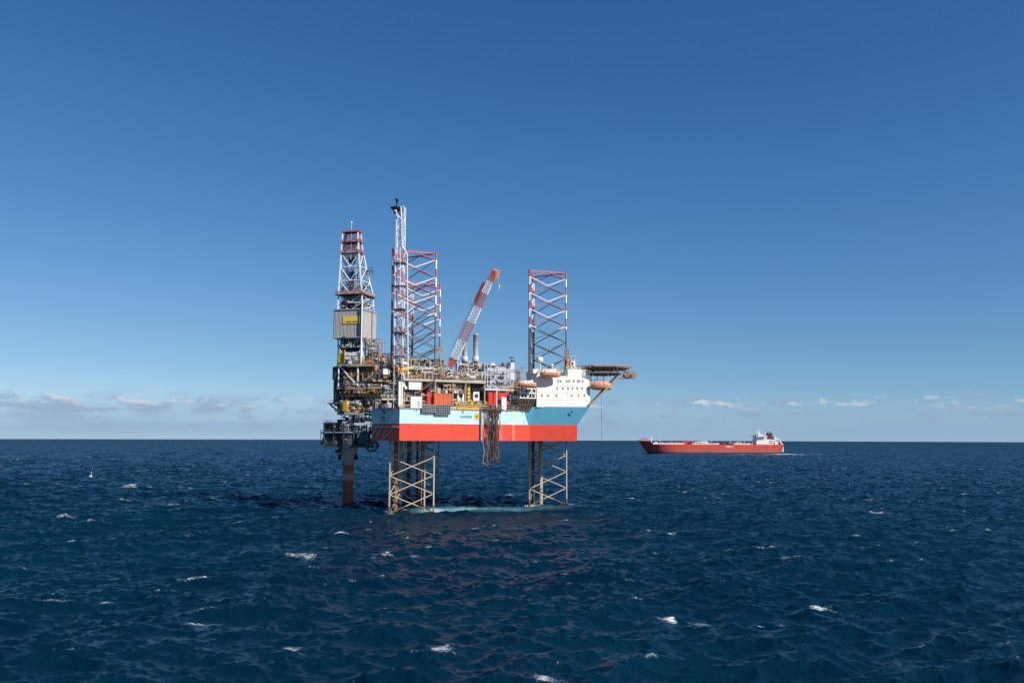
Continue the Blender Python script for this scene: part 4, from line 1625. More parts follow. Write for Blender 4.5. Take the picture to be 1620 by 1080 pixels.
# containers and cabins on the main deck
def container(name, pl, px0, px1, py0, py1, depth, mat, label, cat, group=None, z0=None, ends=None, ribs=True, door=False):
    c, s = None, None
    b = MB()
    tmp = MB()
    c, s = pl.box(tmp, px0, px1, py0, py1, depth, 0, z0=z0)
    t = thing(name, label, cat, c, group)
    b = MB()
    b.box((c.x, c.y, c.z + s[2] / 2), (s[0] - .12, s[1] - .12, s[2] - .12), pl.ang)
    part('body', b, mat, t)
    b = MB()
    d3_, n3_ = Vector((pl.d.x, pl.d.y, 0)), Vector((pl.n.x, pl.n.y, 0))
    for sx in (-1, 1):
        for sy in (-1, 1):
            e = c + d3_ * sx * (s[0] / 2 - .08) + n3_ * sy * (s[1] / 2 - .08)
            b.bar(e, e + UP * s[2], 0.2)
    for z in (0.1, s[2] - .08):
        for sy in (-1, 1):
            b.bar(c + d3_ * -s[0] / 2 + n3_ * sy * (s[1] / 2 - .08) + UP * z, c + d3_ * s[0] / 2 + n3_ * sy * (s[1] / 2 - .08) + UP * z, .2)
    part('corner_frame', b, mat, t)
    if ribs:
        b = MB()
        k = max(3, int(s[0] / .55))
        for i in range(k):
            e = c + d3_ * (-s[0] / 2 + s[0] * (i + .5) / k) + n3_ * (s[1] / 2 - .05)
            b.bar(e + UP * .15, e + UP * (s[2] - .15), 0.22, 0.14)
        for i in range(4):
            e = c - d3_ * (s[0] / 2 - .05) + n3_ * (-s[1] / 2 + s[1] * (i + .5) / 4)
            b.bar(e + UP * .15, e + UP * (s[2] - .15), 0.14, 0.22)
        part('corrugation', b, mat, t, stuff=True)
    if door:
        b = MB()
        e = c + d3_ * (s[0] * .22) + n3_ * (s[1] / 2)
        b.box(e + UP * s[2] * .42, (0.9, .1, min(2.0, s[2] * .75)), pl.ang)
        part('door', b, M_GREY, t)
    return t, c, s


HA = HULL.back(0.8)
container('shipping_container', HA.back(1.0), 687, 715, 622.5, 637, 5.0, paint('container_orange', (0.62, 0.13, 0.05), dirt=.4, rust=.12), 'orange-red corrugated container on deck above the hanging grid racks', 'container', 'red containers on the deck', z0=ZD + 1.2)
container('shipping_container', HA.back(2.5), 675.5, 684.6, 620.5, 637, 4.0, M_CRED, 'small dark red container at the left end of the orange-red one', 'container', 'red containers on the deck', z0=ZD + 1.2)  # the orange container's end in shade, its shading put into a darker red
container('shipping_container', HA.back(1.0), 773, 788.6, 620.5, 640, 5.0, M_CRED, 'red container left of a white post, under the pale grey module', 'container', 'red containers on the deck', z0=ZD + 0.9)
container('shipping_container', HA.back(1.2), 789.2, 806, 621.0, 640, 5.0, M_CRED, 'red container with white cabinets at its foot, beside the brown lattice cage', 'container', 'red containers on the deck', z0=ZD + 0.9)
container('deck_cabin', HA.back(1.5), 647, 668, 602.2, 616, 4.0, M_WHITE, 'white cabin hung under the upper deck beside the sloping stair', 'cabin', 'white cabins on the deck', ribs=False)
container('deck_cabin', HA.back(1.0), 650, 667.5, 627, 640.5, 4.0, M_CREAM, 'white cabin standing on the main deck below the other white cabin', 'cabin', 'white cabins on the deck', z0=ZD + .2, ribs=False, door=True)
for (p0, p1, lab) in ((724, 734.5, 'white fan unit with dark round grille left of the yellow riser'), (749, 758.5, 'white fan unit with dark round grille right of the yellow riser')):
    t, c, s = container('fan_unit', H8.back(-3.6), p0, p1, 619, 633, 2.2, M_WHITE, lab, 'fan unit', 'white fan units', ribs=False)
    b = MB()
    e = c + hn3 * (s[1] / 2) + UP * s[2] * .52
    b.lathe(e, [(0.85, 0.0), (0.85, .1), (0.7, .12)], 16, axis=hn3)
    part('grille', b, M_DARK, t)
    b = MB()
    b.box(c - UP * (c.z - ZD) / 2, (s[0], s[1], c.z - ZD), HULL.ang)
    part('plinth', b, M_BEIGE, t)
b = MB()
HA.back(-.3).box(b, 676, 722, 637.2, 640.0, 4.5, 0, z0=ZD + .3, z1=ZD + 1.2)
part('skid_beam', b, M_BEIGE, house)
b = MB()
a = HA.on(785.5, 640, .6)
b.tube((a.x, a.y, ZD), (a.x, a.y, H3.on(785, 612).z), .22, 6)
single('post', b, M_WHITE, 'slim white post standing between the two red containers', 'post')
b = MB()
for k, px in enumerate((795.5, 799.5)):
    HA.back(-.8).box(b, px - 1.7, px + 1.7, 627.5 + k, 638, 1.0, 0, z0=ZD + .3)
single('cabinet', b, M_WHITE, 'pair of white cabinets at the foot of the right red container', 'cabinet')

# pale grey process module above the red containers
M_MOD = paint('module_grey', (0.40, 0.42, 0.47), 0.5, dirt=0.3, rust=0.05)
mod = thing('process_module', 'pale grey boxy module with ducts and frames above the red containers', 'process module', (H3.on(790, 615).x, H3.on(790, 615).y, H3.on(790, 615).z))
floor_slab(mod, H3, 765, 812, 614.5, 9, 0.4, 0.8, M_LGREY, M_LGREY, 'base_deck')
for (p0, p1, y0, y1, dep, off, m, nm) in ((771, 781, 578, 596, 5, -1.5, M_MOD, 'casing'), (782.5, 801, 579, 598, 5, -1.2, M_MOD, 'casing'), (776, 803, 598, 613, 6, -.6, M_MOD, 'casing'),
                                     (801.5, 807, 580, 612, 5, -1.8, M_GREY, 'duct'), (808, 814, 573, 601, 3.5, -2.0, M_LGREY, 'tower_duct')):
    b = MB()
    H3.box(b, p0, p1, y0, y1, dep, off)
    part(nm, b, m, mod)
b = MB()
for (p0, p1, y0, y1) in ((776, 783, 593, 595.5), (789, 798, 593.5, 598), (782, 799, 602.5, 605.5), (795, 797, 588, 594), (782, 803, 607.5, 609)):
    H3.box(b, p0, p1, y0, y1, .4, 0.1)
part('slot', b, M_DARK, mod)
b = MB()
H3.box(b, 773, 785, 577.5, 579.5, 5.5, -1.0)
H3.box(b, 790, 807, 578, 579.8, 5.5, -1.0)
part('cap', b, M_BROWN, mod)
b = MB()
a = H3.on(779, 577.5, -3.5)
b.lathe(a, [(1.2, -.3), (1.3, .1), (.9, .6), (.2, .85)], 12)
part('vent_dome', b, M_WHITE, mod)
b = MB()
a = H3.on(795.5, 578, -3)
b.lathe(a, [(.6, 0), (.7, .9), (.3, 1.1)], 8)
a = H3.on(811, 572, -3)
b.box(a, (1.3, 1.2, 1.0), HULL.ang)
a = H3.on(809, 565.5, -3)
b.bar(a - hd3 * 1.1, a + hd3 * 1.3, .5, .4)
b.tube(a, a - UP * 2, .12, 5)
part('vent_cowl', b, M_DARK, mod)
for px in (766.5, 771, 776, 807.5):
    p, q = H3.on(px, 614, .2), H3.on(px, 576 if px != 807.5 else 580, .2)
    piece_tube('frame_post', Vector((p.x, p.y, p.z)), Vector((p.x, p.y, q.z)), .2, M_LGREY, mod, 6)
for py in (585, 593, 603):
    p, q = H3.on(766.5, py, .2), H3.on(807.5, py, .2)
    piece_tube('frame_beam', p, Vector((q.x, q.y, p.z)), .13, M_LGREY, mod, 5)
for px in (767, 789, 810):
    p = H3.on(px, 615, -.5)
    b = MB()
    b.bar((p.x, p.y, ZD), (p.x, p.y, p.z), .5)
    part('support_post', b, M_BEIGE, mod)
b = MB()
H3.box(b, 809, 813.5, 602, 618, 2.2, -1)
H3.box(b, 791, 812, 611, 616, 1.2, .4)
part('yellow_frame', b, M_TAN, mod)
clutter(mod, H3, 766, 776, 580, 614, -3, .2, 26, 51, [M_LGREY, M_GREY, M_MOD], size=.7)
clutter(mod, H3, 780, 806, 596, 614, -1, .4, 24, 52, [M_LGREY, M_MOD, M_GREY], size=.6)
clutter(mod, H3, 808, 822, 578, 618, -5, -1, 30, 53, [M_GREY, M_BROWN, M_BEIGE, M_YELL], size=.8)

# two exhaust stacks
for k, (px, ytop, rr, lab) in enumerate(((735, 541, 1.0, 'shorter silver exhaust stack half hidden by the crane boom'), (752.3, 528.5, 1.12, 'taller silver exhaust stack clear of the crane boom'))):
    p, q = H14.on(px, 599), H14.on(px, ytop)
    yb = H14.on(px, 568).z
    t = thing('exhaust_stack', lab, 'exhaust stack', (p.x, p.y, p.z), 'silver exhaust stacks')
    b = MB()
    b.lathe((p.x, p.y, 0), [(rr, yb + 1.0), (rr, q.z - .4), (rr + .1, q.z - .35), (rr + .1, q.z), (rr - .12, q.z), (rr - .15, q.z - 2)], 18)
    for z in (yb + 3.5, yb + 6.5):
        b.lathe((p.x, p.y, z), [(rr + .02, -.08), (rr + .07, -.06), (rr + .07, .06), (rr + .02, .08)], 18)
    part('pipe', b, M_SILV, t)
    b = MB()
    b.lathe((p.x, p.y, 0), [(1.2, yb - 1.0), (1.4, yb - .6), (1.4, yb + .4), (rr, yb + 1.1)], 18)
    part('silencer', b, M_LGREY, t)
    b = MB()
    b.lathe((p.x, p.y, 0), [(1.25, p.z - .5), (1.25, yb - 1.1)], 14)
    part('base', b, M_BROWN, t)

# crane with a red and white lattice boom
cp = W(706, 600, 377)
crane = thing('deck_crane', 'deck crane with raised red and white lattice boom', 'crane', (cp.x, cp.y, cp.z))
CPL = Plane((cp.x, cp.y), 0)
b = MB()
b.lathe((cp.x, cp.y, 0), [(1.7, ZD), (1.7, cp.z + 1.0), (2.3, cp.z + 1.4), (2.3, cp.z + 2.0)], 16)
part('pedestal', b, M_BEIGE, crane)
b = MB()
CPL.box(b, 699, 714, 585, 594, 3.6, 1.8)
part('machine_house', b, M_BEIGE, crane)
b = MB()
CPL.box(b, 708, 713.5, 584, 591, 1.6, 3.2)
cab = part('cab', b, M_CREAM, crane)
b = MB()
CPL.box(b, 708.7, 712.8, 585, 588.5, .1, 3.26)
part('window', b, M_GLASS, cab)
for off in (-1.5, 1.5):
    b = MB()
    b.bar(CPL.on(699, 586, off), CPL.on(694.5, 551, off), .45)
    b.bar(CPL.on(711, 586, off), CPL.on(696.5, 551, off), .40)
    b.bar(CPL.on(696, 570, off), CPL.on(703, 569, off), .25)
    b.bar(CPL.on(698, 580, off), CPL.on(704, 570, off), .2)
    part('gantry_leg', b, M_BEIGE, crane)
b = MB()
CPL.box(b, 692, 700, 548.5, 554, 3.2, 1.6)
part('sheave_housing', b, M_TAN, crane)
foot, tip = CPL.on(711.5, 581), CPL.on(783.5, 428)
bd = (tip - foot).normalized()
bn = Vector((-bd.z, 0, bd.x))                       # upper-left side of the boom
M_BR, M_BW = paint('boom_red', (0.52, 0.13, 0.13), dirt=.3, rust=.1), paint('boom_white', (0.80, 0.76, 0.76), dirt=.3, rust=.06)
def truss(mb, p, q, w0, w1, nb, rc, rl, mi=0):
    prev = None
    for i in range(nb + 1):
        f = i / nb
        c, wv = p.lerp(q, f), (w0 + (w1 - w0) * f) / 2
        ring_ = [c + bn * s * wv + Vector((0, t * wv, 0)) for s, t in ((-1, -1), (1, -1), (1, 1), (-1, 1))]
        for k in range(4):
            mb.tube(ring_[k], ring_[(k + 1) % 4], rl, 4, mi=mi, cap=False)
        if prev:
            for k in range(4):
                mb.tube(prev[k], ring_[k], rc, 5, mi=mi, cap=False)
                mb.tube(prev[k], ring_[(k + 1) % 4], rl, 4, mi=mi, cap=False)
                mb.tube(prev[(k + 1) % 4], ring_[k], rl, 4, mi=mi, cap=False)
        prev = ring_
cuts = [0, .09, .27, .46, .62, .76, .885, 1.0]
wid = [1.6, 2.9, 3.2, 3.0, 2.7, 2.4, 2.1, 2.4]
for i in range(7):
    b = MB()
    p, q = foot.lerp(tip, cuts[i] + .002), foot.lerp(tip, cuts[i + 1] - .002)
    truss(b, p, q, wid[i], wid[i + 1], 2 if i == 0 else 5, .16, .085)
    if i == 0:
        for s in (-1, 1):
            b.bar(p + Vector((0, s * 1.0, 0)), q + Vector((0, s * 1.4, 0)), .25, 2.0)
    part('boom_section', b, M_BR if i % 2 == 0 else M_BW, crane)
b = MB()
for k in range(3):
    c = foot.lerp(tip, .93 + .03 * k)
    b.lathe(c + bn * (.3 * (k - 1)), [(.75, -1.0), (.8, -.9), (.6, -.5), (.6, .5), (.8, .9), (.75, 1.0)], 12, axis=(0, 1, 0))
b.bar(tip - bd * 2.6 + bn * 1.4, tip + bd * .5 + bn * .7, 2.2, .25)
b.bar(tip - bd * 4.6 - bn * 1.5, tip - bd * 1.2 - bn * 1.9, 1.8, .3)
b.bar(tip - bd * 2.6 - bn * 1.4, tip + bd * .7 - bn * .7, 2.0, .25)
part('boom_head', b, paint('boom_head_orange', (0.66, 0.30, 0.20), dirt=.3), crane)
b = MB()
m0, m1 = foot.lerp(tip, .66) + bn * 1.7, foot.lerp(tip, .85) + bn * 1.9
b.bar(m0, m1, 2.0, 1.6)
b.bar(m0 - bd * 1.5 - bn * .3, m1 + bd * .6 - bn * .6, 1.6, .8)
part('boom_walkway', b, paint('boom_dark_red', (0.16, 0.03, 0.035), dirt=.4), crane)
b = MB()
for k in range(15):
    c = foot.lerp(tip, .18 + .033 * k) + bn * 1.65
    b.tube(c, c + bn * .9, .06, 4)
b.tube(foot.lerp(tip, .18) + bn * 2.5, foot.lerp(tip, .66) + bn * 2.3, .06, 4)
part('boom_ladder', b, M_DARK, crane)
b = MB()
g0 = CPL.on(695.5, 550)
for s in (-.9, .9):
    b.tube(g0 + Vector((0, s, 0)), m0.lerp(m1, .1) + Vector((0, s, 0)) + bn * .3, .055, 4)
    b.tube(g0 + Vector((0, s, 0)), tip - bd * 3 + Vector((0, s * .5, 0)) + bn * 1.2, .04, 4)
    b.tube(CPL.on(703, 583) + Vector((0, s, 0)), foot.lerp(tip, .25) + bn * 1.9 + Vector((0, s, 0)), .05, 4)
part('luffing_rope', b, M_GREY, crane)
b = MB()
hk = CPL.on(789.8, 453)
b.tube(tip + bd * .3 - bn * .3 + Vector((.9, 0, 0)), hk, .035, 4)
part('hoist_rope', b, M_LGREY, crane)
b = MB()
b.lathe(hk, [(.1, .5), (.3, .3), (.34, -.2), (.1, -.5)], 8)
b.path([hk - UP * .5, hk - UP * .9 + Vector((.25, 0, 0)), hk - UP * 1.25, hk - UP * 1.1 - Vector((.25, 0, 0))], .08, 5)
part('hook', b, M_WHITE, crane)

# grid racks on the side of the hull
for k, (p0, p1, y0, y1, lab) in enumerate(((668, 688.6, 641, 652, 'shorter dark grid rack hung on the pale hull side, at left of its pair'), (689, 712.5, 640.5, 655.5, 'deeper dark grid rack hung on the pale hull side, at right of its pair'))):
    a, c, zl, zh = HULL.rect(p0, p1, y0, y1, 1.0)
    t = thing('grid_rack', lab, 'rack', (a.x, a.y, zl), 'grid racks on the hull side')
    a, c = Vector((a.x, a.y, 0)), Vector((c.x, c.y, 0))
    b = MB()
    nn = 7
    for i in range(nn + 1):
        p = a.lerp(c, i / nn)
        b.bar(p + UP * zl, p + UP * zh, .16)
        b.bar(p + UP * zh, p - hn3 * .95 + UP * zh, .14)
    for i in range(5):
        z = zl + (zh - zl) * i / 4
        b.bar(a + UP * z, c + UP * z, .14)
    part('frame', b, M_GREY, t)
    b = MB()
    b.bar(a - hn3 * .25 + UP * (zl + zh) / 2, c - hn3 * .25 + UP * (zl + zh) / 2, .06, zh - zl)
    part('netting', b, M_DGREEN, t)

# hoses and lines hung in a bundle over the side
rg = random.Random(77)
hs_spec = []
for k in range(17):
    px = 764.5 + (0 if k == 0 else 3.5 + 20 * (k / 16)) + rg.uniform(-1.0, 1.0)
    hs_spec.append((px, rg.uniform(1.0, 2.2), rg.uniform(716, 737) if k > 4 else rg.uniform(730, 738), rg.uniform(2.0, 6.5), rg.uniform(.08, .16), [M_HOSE, M_HOSER, M_HOSE, M_HOSE, M_BROWN, M_HOSEB][k % 6] if k not in (0, 4) else (M_ROPE, M_HOSER)[k // 4]))
for k, (px, off, yb, sp, r, m) in enumerate(hs_spec):
    pts = []
    x0 = px
    top = HULL.on(px, 644, .2)
    top.z = ZD + rg.uniform(.4, 1.2)
    b = MB()
    wob = rg.uniform(0, 6)
    S_ = 16
    down = []
    for i in range(S_ + 1):
        f = i / S_
        py = 646 + (yb - 646) * f
        down.append(HULL.on(px + 1.0 * math.sin(6.0 * f * math.pi + wob), py, off * (0.55 + .45 * f)))
    q = [top] + down
    lowc = HULL.on(px + sp / 2, yb + 1.6, off)
    q.append(HULL.on(px + sp * .2, yb + 1.2, off))
    q.append(lowc)
    q.append(HULL.on(px + sp * .8, yb + 1.0, off))
    for i in range(S_ + 1):
        f = 1 - i / S_
        py = 646 + (yb - 646) * f
        q.append(HULL.on(px + sp + 1.0 * math.sin(5.0 * f * math.pi + wob * 1.7), py, off * (0.55 + .45 * f) + .35))
    b.path(q, r, 6)
    nm = {M_HOSE.name: 'black', M_HOSER.name: 'red-brown', M_HOSEB.name: 'blue', M_BROWN.name: 'brown', M_ROPE.name: 'pale'}[m.name]
    ORD = ('leftmost', 'second', 'third', 'fourth', 'fifth', 'sixth', 'seventh', 'eighth', 'ninth', 'tenth', 'eleventh', 'twelfth', 'thirteenth', 'fourteenth', 'fifteenth', 'sixteenth', 'rightmost')
    if k == 0:
        single('hanging_line', b, m, 'pale looped line at the left edge of the hose bundle over the hull side', 'rope')
    else:
        lab = nm + ' hose looped over the hull side, ' + (ORD[k - 1] + (' from the left' if k > 1 else '') if k < 16 else 'rightmost') + ' in its bundle'
        single('hanging_hose', b, m, lab, 'hose', 'hoses hung over the hull side')
b = MB()
a, c = HULL.on(761.5, 650, .55), HULL.on(761.5, 697, .55)
b.tube((a.x, a.y, ZB), (a.x, a.y, ZD + 1), .42, 8)
part('overboard_pipe', b, M_GREY, rig)
b = MB()
a, c = H1.on(762, 644, 2.0), H1.on(796, 644, 2.0)
b.bar(Vector((a.x, a.y, ZD + .3)), Vector((c.x, c.y, ZD + .3)), 1.5, .35)
railing(b, [Vector((a.x, a.y, ZD + .5)), Vector((c.x, c.y, ZD + .5))], 1.4, 1.2, .07)
part('hose_station', b, M_BROWN, rig)

# ------------------------------------------------------------------ living quarters
ang_a = math.radians(15)
A0 = W(849, 620, 390.5).xy
AP = Plane(A0, ang_a)
an3, ad3 = Vector((AP.n.x, AP.n.y, 0)), Vector((AP.d.x, AP.d.y, 0))
ZA0 = 41.35
quarters = thing('living_quarters', 'cream white accommodation block with three rows of small windows at the bow', 'building', (A0.x + 10, A0.y + 10, ZA0))
zt_low, zt_hi = AP.on(880, 594.3).z, AP.on(915, 584).z
b = MB()
AP.box(b, 849, 897.8, 594, 643, 15.5, 0, z0=ZA0, z1=zt_low)
AP.box(b, 849, 853.5, 583, 594, 15.5, 0, z0=zt_low - .02, z1=AP.on(851, 584.5).z)
wl = part('wall', b, M_CREAM, quarters)
b = MB()
AP.box(b, 898, 933.4, 584, 643, 15.2, 0, z0=ZA0, z1=zt_hi)
part('wall', b, M_CREAM, quarters)
b = MB()
for py in (609, 620, 631.5):
    p, q = AP.on(849, py, .02), AP.on(933.4, py, .02)
    b.bar(p, Vector((q.x, q.y, p.z)), .10, .10)
for px in (866, 882, 898, 915):
    p = AP.on(px, 620, .02)
    b.bar((p.x, p.y, ZA0 + .1), (p.x, p.y, zt_low - .2), .08, .08)
part('plate_seam', b, M_CREAM, quarters, stuff=True)
b = MB()
p, q = AP.on(848.6, 643, .12), AP.on(933.8, 643, .12)
b.bar((p.x, p.y, ZA0 - .05), (q.x, q.y, ZA0 - .05), .3, .35)
part('base_rail', b, M_CREAM, quarters)
M_PANE = paint('curtained_pane', (0.13, 0.135, 0.14), 0.2, dirt=.5)
wins = [(602.5, (883.5, 887.2, 896.6, 900.3, 908, 914, 917, 922)), (613.8, (881.5, 891, 898.8, 906, 913.5, 921)), (625.2, (857.6, 867, 880.5, 904.3, 915.4, 924.7))]
pxm = 0.262
for py, xs in wins:
    for px in xs:
        c = AP.on(px, py)
        b = MB()
        w2, h2 = .26, .42
        for s in (-1, 1):
            b.box(c + ad3 * s * w2 + an3 * .05, (.10, .18, 2 * h2 + .1), ang_a)
            b.box(c + UP * s * h2 + an3 * .05, (2 * w2 + .1, .181, .10), ang_a)
        fr_ = part('window', b, M_LGREY, quarters)
        b = MB()
        b.box(c + an3 * .015, (2 * w2 - .08, .03, 2 * h2 - .08), ang_a)
        part('pane', b, M_PANE, fr_)
b = MB()
a0_, a1_ = AP.on(854, 594.2, -.2), AP.on(897.5, 594.2, -.2)
railing(b, [(a0_.x, a0_.y, zt_low), (a1_.x, a1_.y, zt_low)], 1.1, 1.8, .05)
a0_, a1_ = AP.on(898.5, 584, -.2), AP.on(933, 584, -.2)
railing(b, [(a0_.x, a0_.y, zt_hi), (a1_.x, a1_.y, zt_hi)], 1.1, 1.8, .05)
part('roof_railing', b, M_LGREY, quarters)
b = MB()
AP.box(b, 893.5, 896.8, 585.5, 594.2, 1.4, -.4)
part('roof_locker', b, M_GREEN, quarters)
b = MB()
AP.box(b, 888, 893, 589, 594.2, 1.5, -.6)
part('roof_locker', b, M_DGREEN, quarters)
b = MB()
AP.box(b, 843.5, 852.5, 583.5, 590.5, 4, .6)
part('bridge_wing', b, M_CREAM, quarters)
clutter(quarters, AP, 852, 892, 582, 594, -9, -1.5, 46, 61, [M_LGREY, M_WHITE, M_GREY, M_BROWN, M_TAN], size=.6)
clutter(quarters, AP, 903, 932, 579, 584, -9, -2, 18, 62, [M_LGREY, M_WHITE, M_GREY, M_CREAM], size=.55)
for px in (856.5, 882.5):
    b = MB()
    b.bar(AP.on(px, 595, .2), AP.on(px, 583, .1), .35)
    b.bar(AP.on(px, 583, .1), AP.on(px, 581.5, 2.6), .3)
    b.bar(AP.on(px, 590, .1), AP.on(px, 582, 1.6), .2)
    part('davit', b, M_CREAM, quarters)
for s, px in ((0, 936), (1, 960)):
    pass
b = MB()
AP.box(b, 915.5, 919, 644.3, 647.5, .6, .15)
part('hawse_hole', b, M_BLACK, rig)
b = MB()
c = W(904.5, 651.5, ptD.y - .6)
disc_star_d = [c]
for k in range(4):
    t = math.pi * k / 4
    b.bar(c - Vector((math.cos(t), 0, math.sin(t))) * .7, c + Vector((math.cos(t), 0, math.sin(t))) * .7, .28, .1)
part('emblem', b, M_BLUE, rig)


# lifeboats
def lifeboat(c, ang, L, Hh, B_, label, m_low=M_BOAT, m_up=M_BOATP, cabin=True):
    t = thing('lifeboat', label, 'lifeboat', c, 'orange lifeboats')
    d = Vector((math.cos(ang), math.sin(ang), 0))
    s_ = Vector((-math.sin(ang), math.cos(ang), 0))
    n_, m_ = 14, 9
    def loft(z_fn, wid_fn, prof, closed_top):
        mb = MB()
        vs, fs = [], []
        for i in range(n_ + 1):
            u = -1 + 2 * i / n_
            wv = wid_fn(u)
            for a_, h_ in prof:
                vs.append(c + d * u * L / 2 + s_ * a_ * wv * B_ / 2 + UP * z_fn(u, h_))
        k = len(prof)
        for i in range(n_):
            for j in range(k - 1):
                fs.append((i * k + j, i * k + j + 1, (i + 1) * k + j + 1, (i + 1) * k + j))
        fs.append(tuple(range(k))[::-1])
        fs.append(tuple(n_ * k + j for j in range(k)))
        mb.add(vs, fs, 0, True)
        return mb
    wf = lambda u: max(.04, (1 - abs(u) ** 3.2)) ** .7
    keel = lambda u, h: Hh * (.12 * abs(u) ** 3 + h * (.55 + .05 * abs(u) ** 2 - .12 * abs(u) ** 3))
    part('hull', loft(keel, wf, [(-1, 1), (-.97, .7), (-.8, .35), (-.4, .08), (0, 0), (.4, .08), (.8, .35), (.97, .7), (1, 1)], False), m_low, t)
    wf2 = lambda u: max(.03, (1 - abs(u) ** 2.6)) ** .8 * .93
    top = lambda u, h: Hh * (.55 + .02 * u * u + h * .40 * max(.12, 1 - abs(u) ** 3))
    part('canopy', loft(top, wf2, [(1, 0), (.95, .45), (.72, .82), (.35, .98), (0, 1), (-.35, .98), (-.72, .82), (-.95, .45), (-1, 0)], True), m_up, t)
    b = MB()
    b.box(c + d * L * .22 + UP * Hh * .97, (L * .14, B_ * .35, Hh * .16), ang)
    part('cockpit', b, m_up, t)
    b = MB()
    for f in (-.3, -.1, .1, .3):
        b.box(c + d * L * f - s_ * (B_ * .455) + UP * Hh * .70, (.55, .14, .30), ang)
    part('window', b, M_GLASS, t)
    b = MB()
    ring_ = []
    for i in range(n_ + 1):
        u = -1 + 2 * i / n_
        ring_.append(c + d * u * L / 2 - s_ * wf(u) * (B_ / 2 + .05) + UP * (keel(u, 1)))
    b.path(ring_, .09, 5)
    part('grab_line', b, M_WHITE, t)
    return t


pb = AP.on(870.5, 597, 3.0)
lifeboat(pb, ang_a, 8.7, 3.6, 3.2, 'orange lifeboat slung across the top left of the cream accommodation front')
pr = W(951, 617, 395.5)
lifeboat(pr, math.radians(2), 9.2, 4.0, 3.3, 'orange lifeboat under the helideck at the bow end of the accommodation', M_BOAT, M_BOAT)
pl_ = W(834.5, 612.5, 384.2)
lifeboat(pl_, math.radians(30), 8.2, 2.9, 2.8, 'orange lifeboat on a white cradle left of the accommodation')
b = MB()
for px in (938, 962):
    q = W(px, 600, 395.5)
    b.bar(q + Vector((0, 4.2, 4.0)), q + Vector((0, 0, 2.4)), .3)
    b.tube(q + Vector((0, 0, 2.4)), q + Vector((0, 0, -.5)), .08, 5)
p, q = W(934, 600.5, 397.6), W(966, 602, 397.6)
b.bar(p, q, .35, .35)
part('davit', b, M_WHITE, quarters)

# brown lattice cage and white cradle under the left lifeboat
cage = thing('lattice_cage', 'dark brown lattice cage hanging over the deck edge left of the accommodation', 'gantry', HULL.on(830, 650))
KC = HULL.back(0.6)
lvls = [(814, 849, 614), (814.5, 848, 623), (816, 846, 632), (819, 843, 641), (824, 838, 650)]
rows = []
for (p0, p1, py) in lvls:
    f = [KC.on(p0 + (p1 - p0) * i / 6, py, .9) for i in range(7)]
    z = sum(q.z for q in f) / 7
    f = [Vector((q.x, q.y, z)) for q in f]
    rows.append((f, [q - hn3 * 5 for q in f]))
for a, c in zip(rows[:-1], rows[1:]):
    for side in (0, 1):
        for i in range(7):
            piece_tube('post', a[side][i], c[side][i], .13, M_NET, cage, 5)
        for i in range(6):
            piece_tube('brace', a[side][i], c[side][i + 1], .10, M_NET, cage, 5)
            piece_tube('brace', a[side][i + 1], c[side][i], .10, M_NET, cage, 5)
b = MB()
for f, g_ in rows:
    for s in (f, g_):
        b.path(s, .16, 5)
    for p, q in zip(f, g_):
        b.tube(p, q, .12, 5)
part('ring_beam', b, M_NET, cage)
b = MB()
for f, g_ in rows[1:4]:
    b.add([f[0] - UP * .1, f[6] - UP * .1, g_[6] - UP * .1, g_[0] - UP * .1, f[0], f[6], g_[6], g_[0]], [(3, 2, 1, 0), (4, 5, 6, 7), (0, 1, 5, 4), (1, 2, 6, 5), (2, 3, 7, 6), (3, 0, 4, 7)])
part('grating', b, M_BROWN, cage)
clutter(cage, KC, 816, 846, 616, 648, -4, .3, 60, 71, [M_NET, M_BROWN, M_BLACK, M_DARK, M_BEIGE], size=.7)
cradle = thing('boat_cradle', 'white framed cradle with posts holding the left lifeboat', 'cradle', KC.on(833, 632, .5))
for px in (823, 829, 835, 841, 847):
    p, q = KC.on(px, 614, 1.2), KC.on(px, 630, 1.2)
    piece_tube('post', (p.x, p.y, q.z), (p.x, p.y, p.z), .17, M_CREAM, cradle, 6)
b = MB()
for py in (614, 621, 629):
    p, q = KC.on(822, py, 1.2), KC.on(848, py, 1.2)
    b.bar(p, Vector((q.x, q.y, p.z)), .3, .35)
for pa, pb2 in (((823, 629), (829, 615)), ((835, 629), (829, 615)), ((835, 629), (841, 615)), ((847, 629), (841, 615))):
    b.bar(KC.on(*pa, 1.2), KC.on(*pb2, 1.2), .2)
part('beam', b, M_CREAM, cradle)

# radomes, mast on the roof
for (px, py, r, base, lab) in ((854.3, 569, 1.32, 583, 'large white radar dome on a post at the left of the accommodation roof'), (873.4, 577.6, .58, 583, 'small white radar dome above the slung lifeboat')):
    c = AP.on(px, py, -4)
    t = thing('radome', lab, 'radar dome', AP.on(px, base, -4), 'white radar domes')
    b = MB()
    b.lathe(c, [(r * math.sin(math.pi * k / 12), -r * math.cos(math.pi * k / 12)) for k in range(1, 13)], 18)
    part('dome', b, M_WHITE, t)
    b = MB()
    q = AP.on(px, base + 6, -4)
    b.tube((c.x, c.y, q.z), (c.x, c.y, c.z - r * .8), .3, 8)
    part('post', b, M_LGREY, t)
c = AP.on(899.5, 584, -6)
rm = thing('roof_mast', 'tan lattice radio mast beside the bow leg on the accommodation roof', 'mast', c)
lvm = []
for i in range(6):
    hw = 1.5 - .17 * i
    z = c.z + (AP.on(899, 552, -6).z - c.z) * i / 5
    cx_ = c.x - .16 * i
    lvm.append([Vector((cx_ + sx * hw, c.y + sy * hw, z)) for sx, sy in ((-1, -1), (1, -1), (1, 1), (-1, 1))])
lattice_tower(rm, lvm, M_TAN, .16, .1)
b = MB()
AP.box(b, 902, 910, 571, 583.5, 2.5, -5)
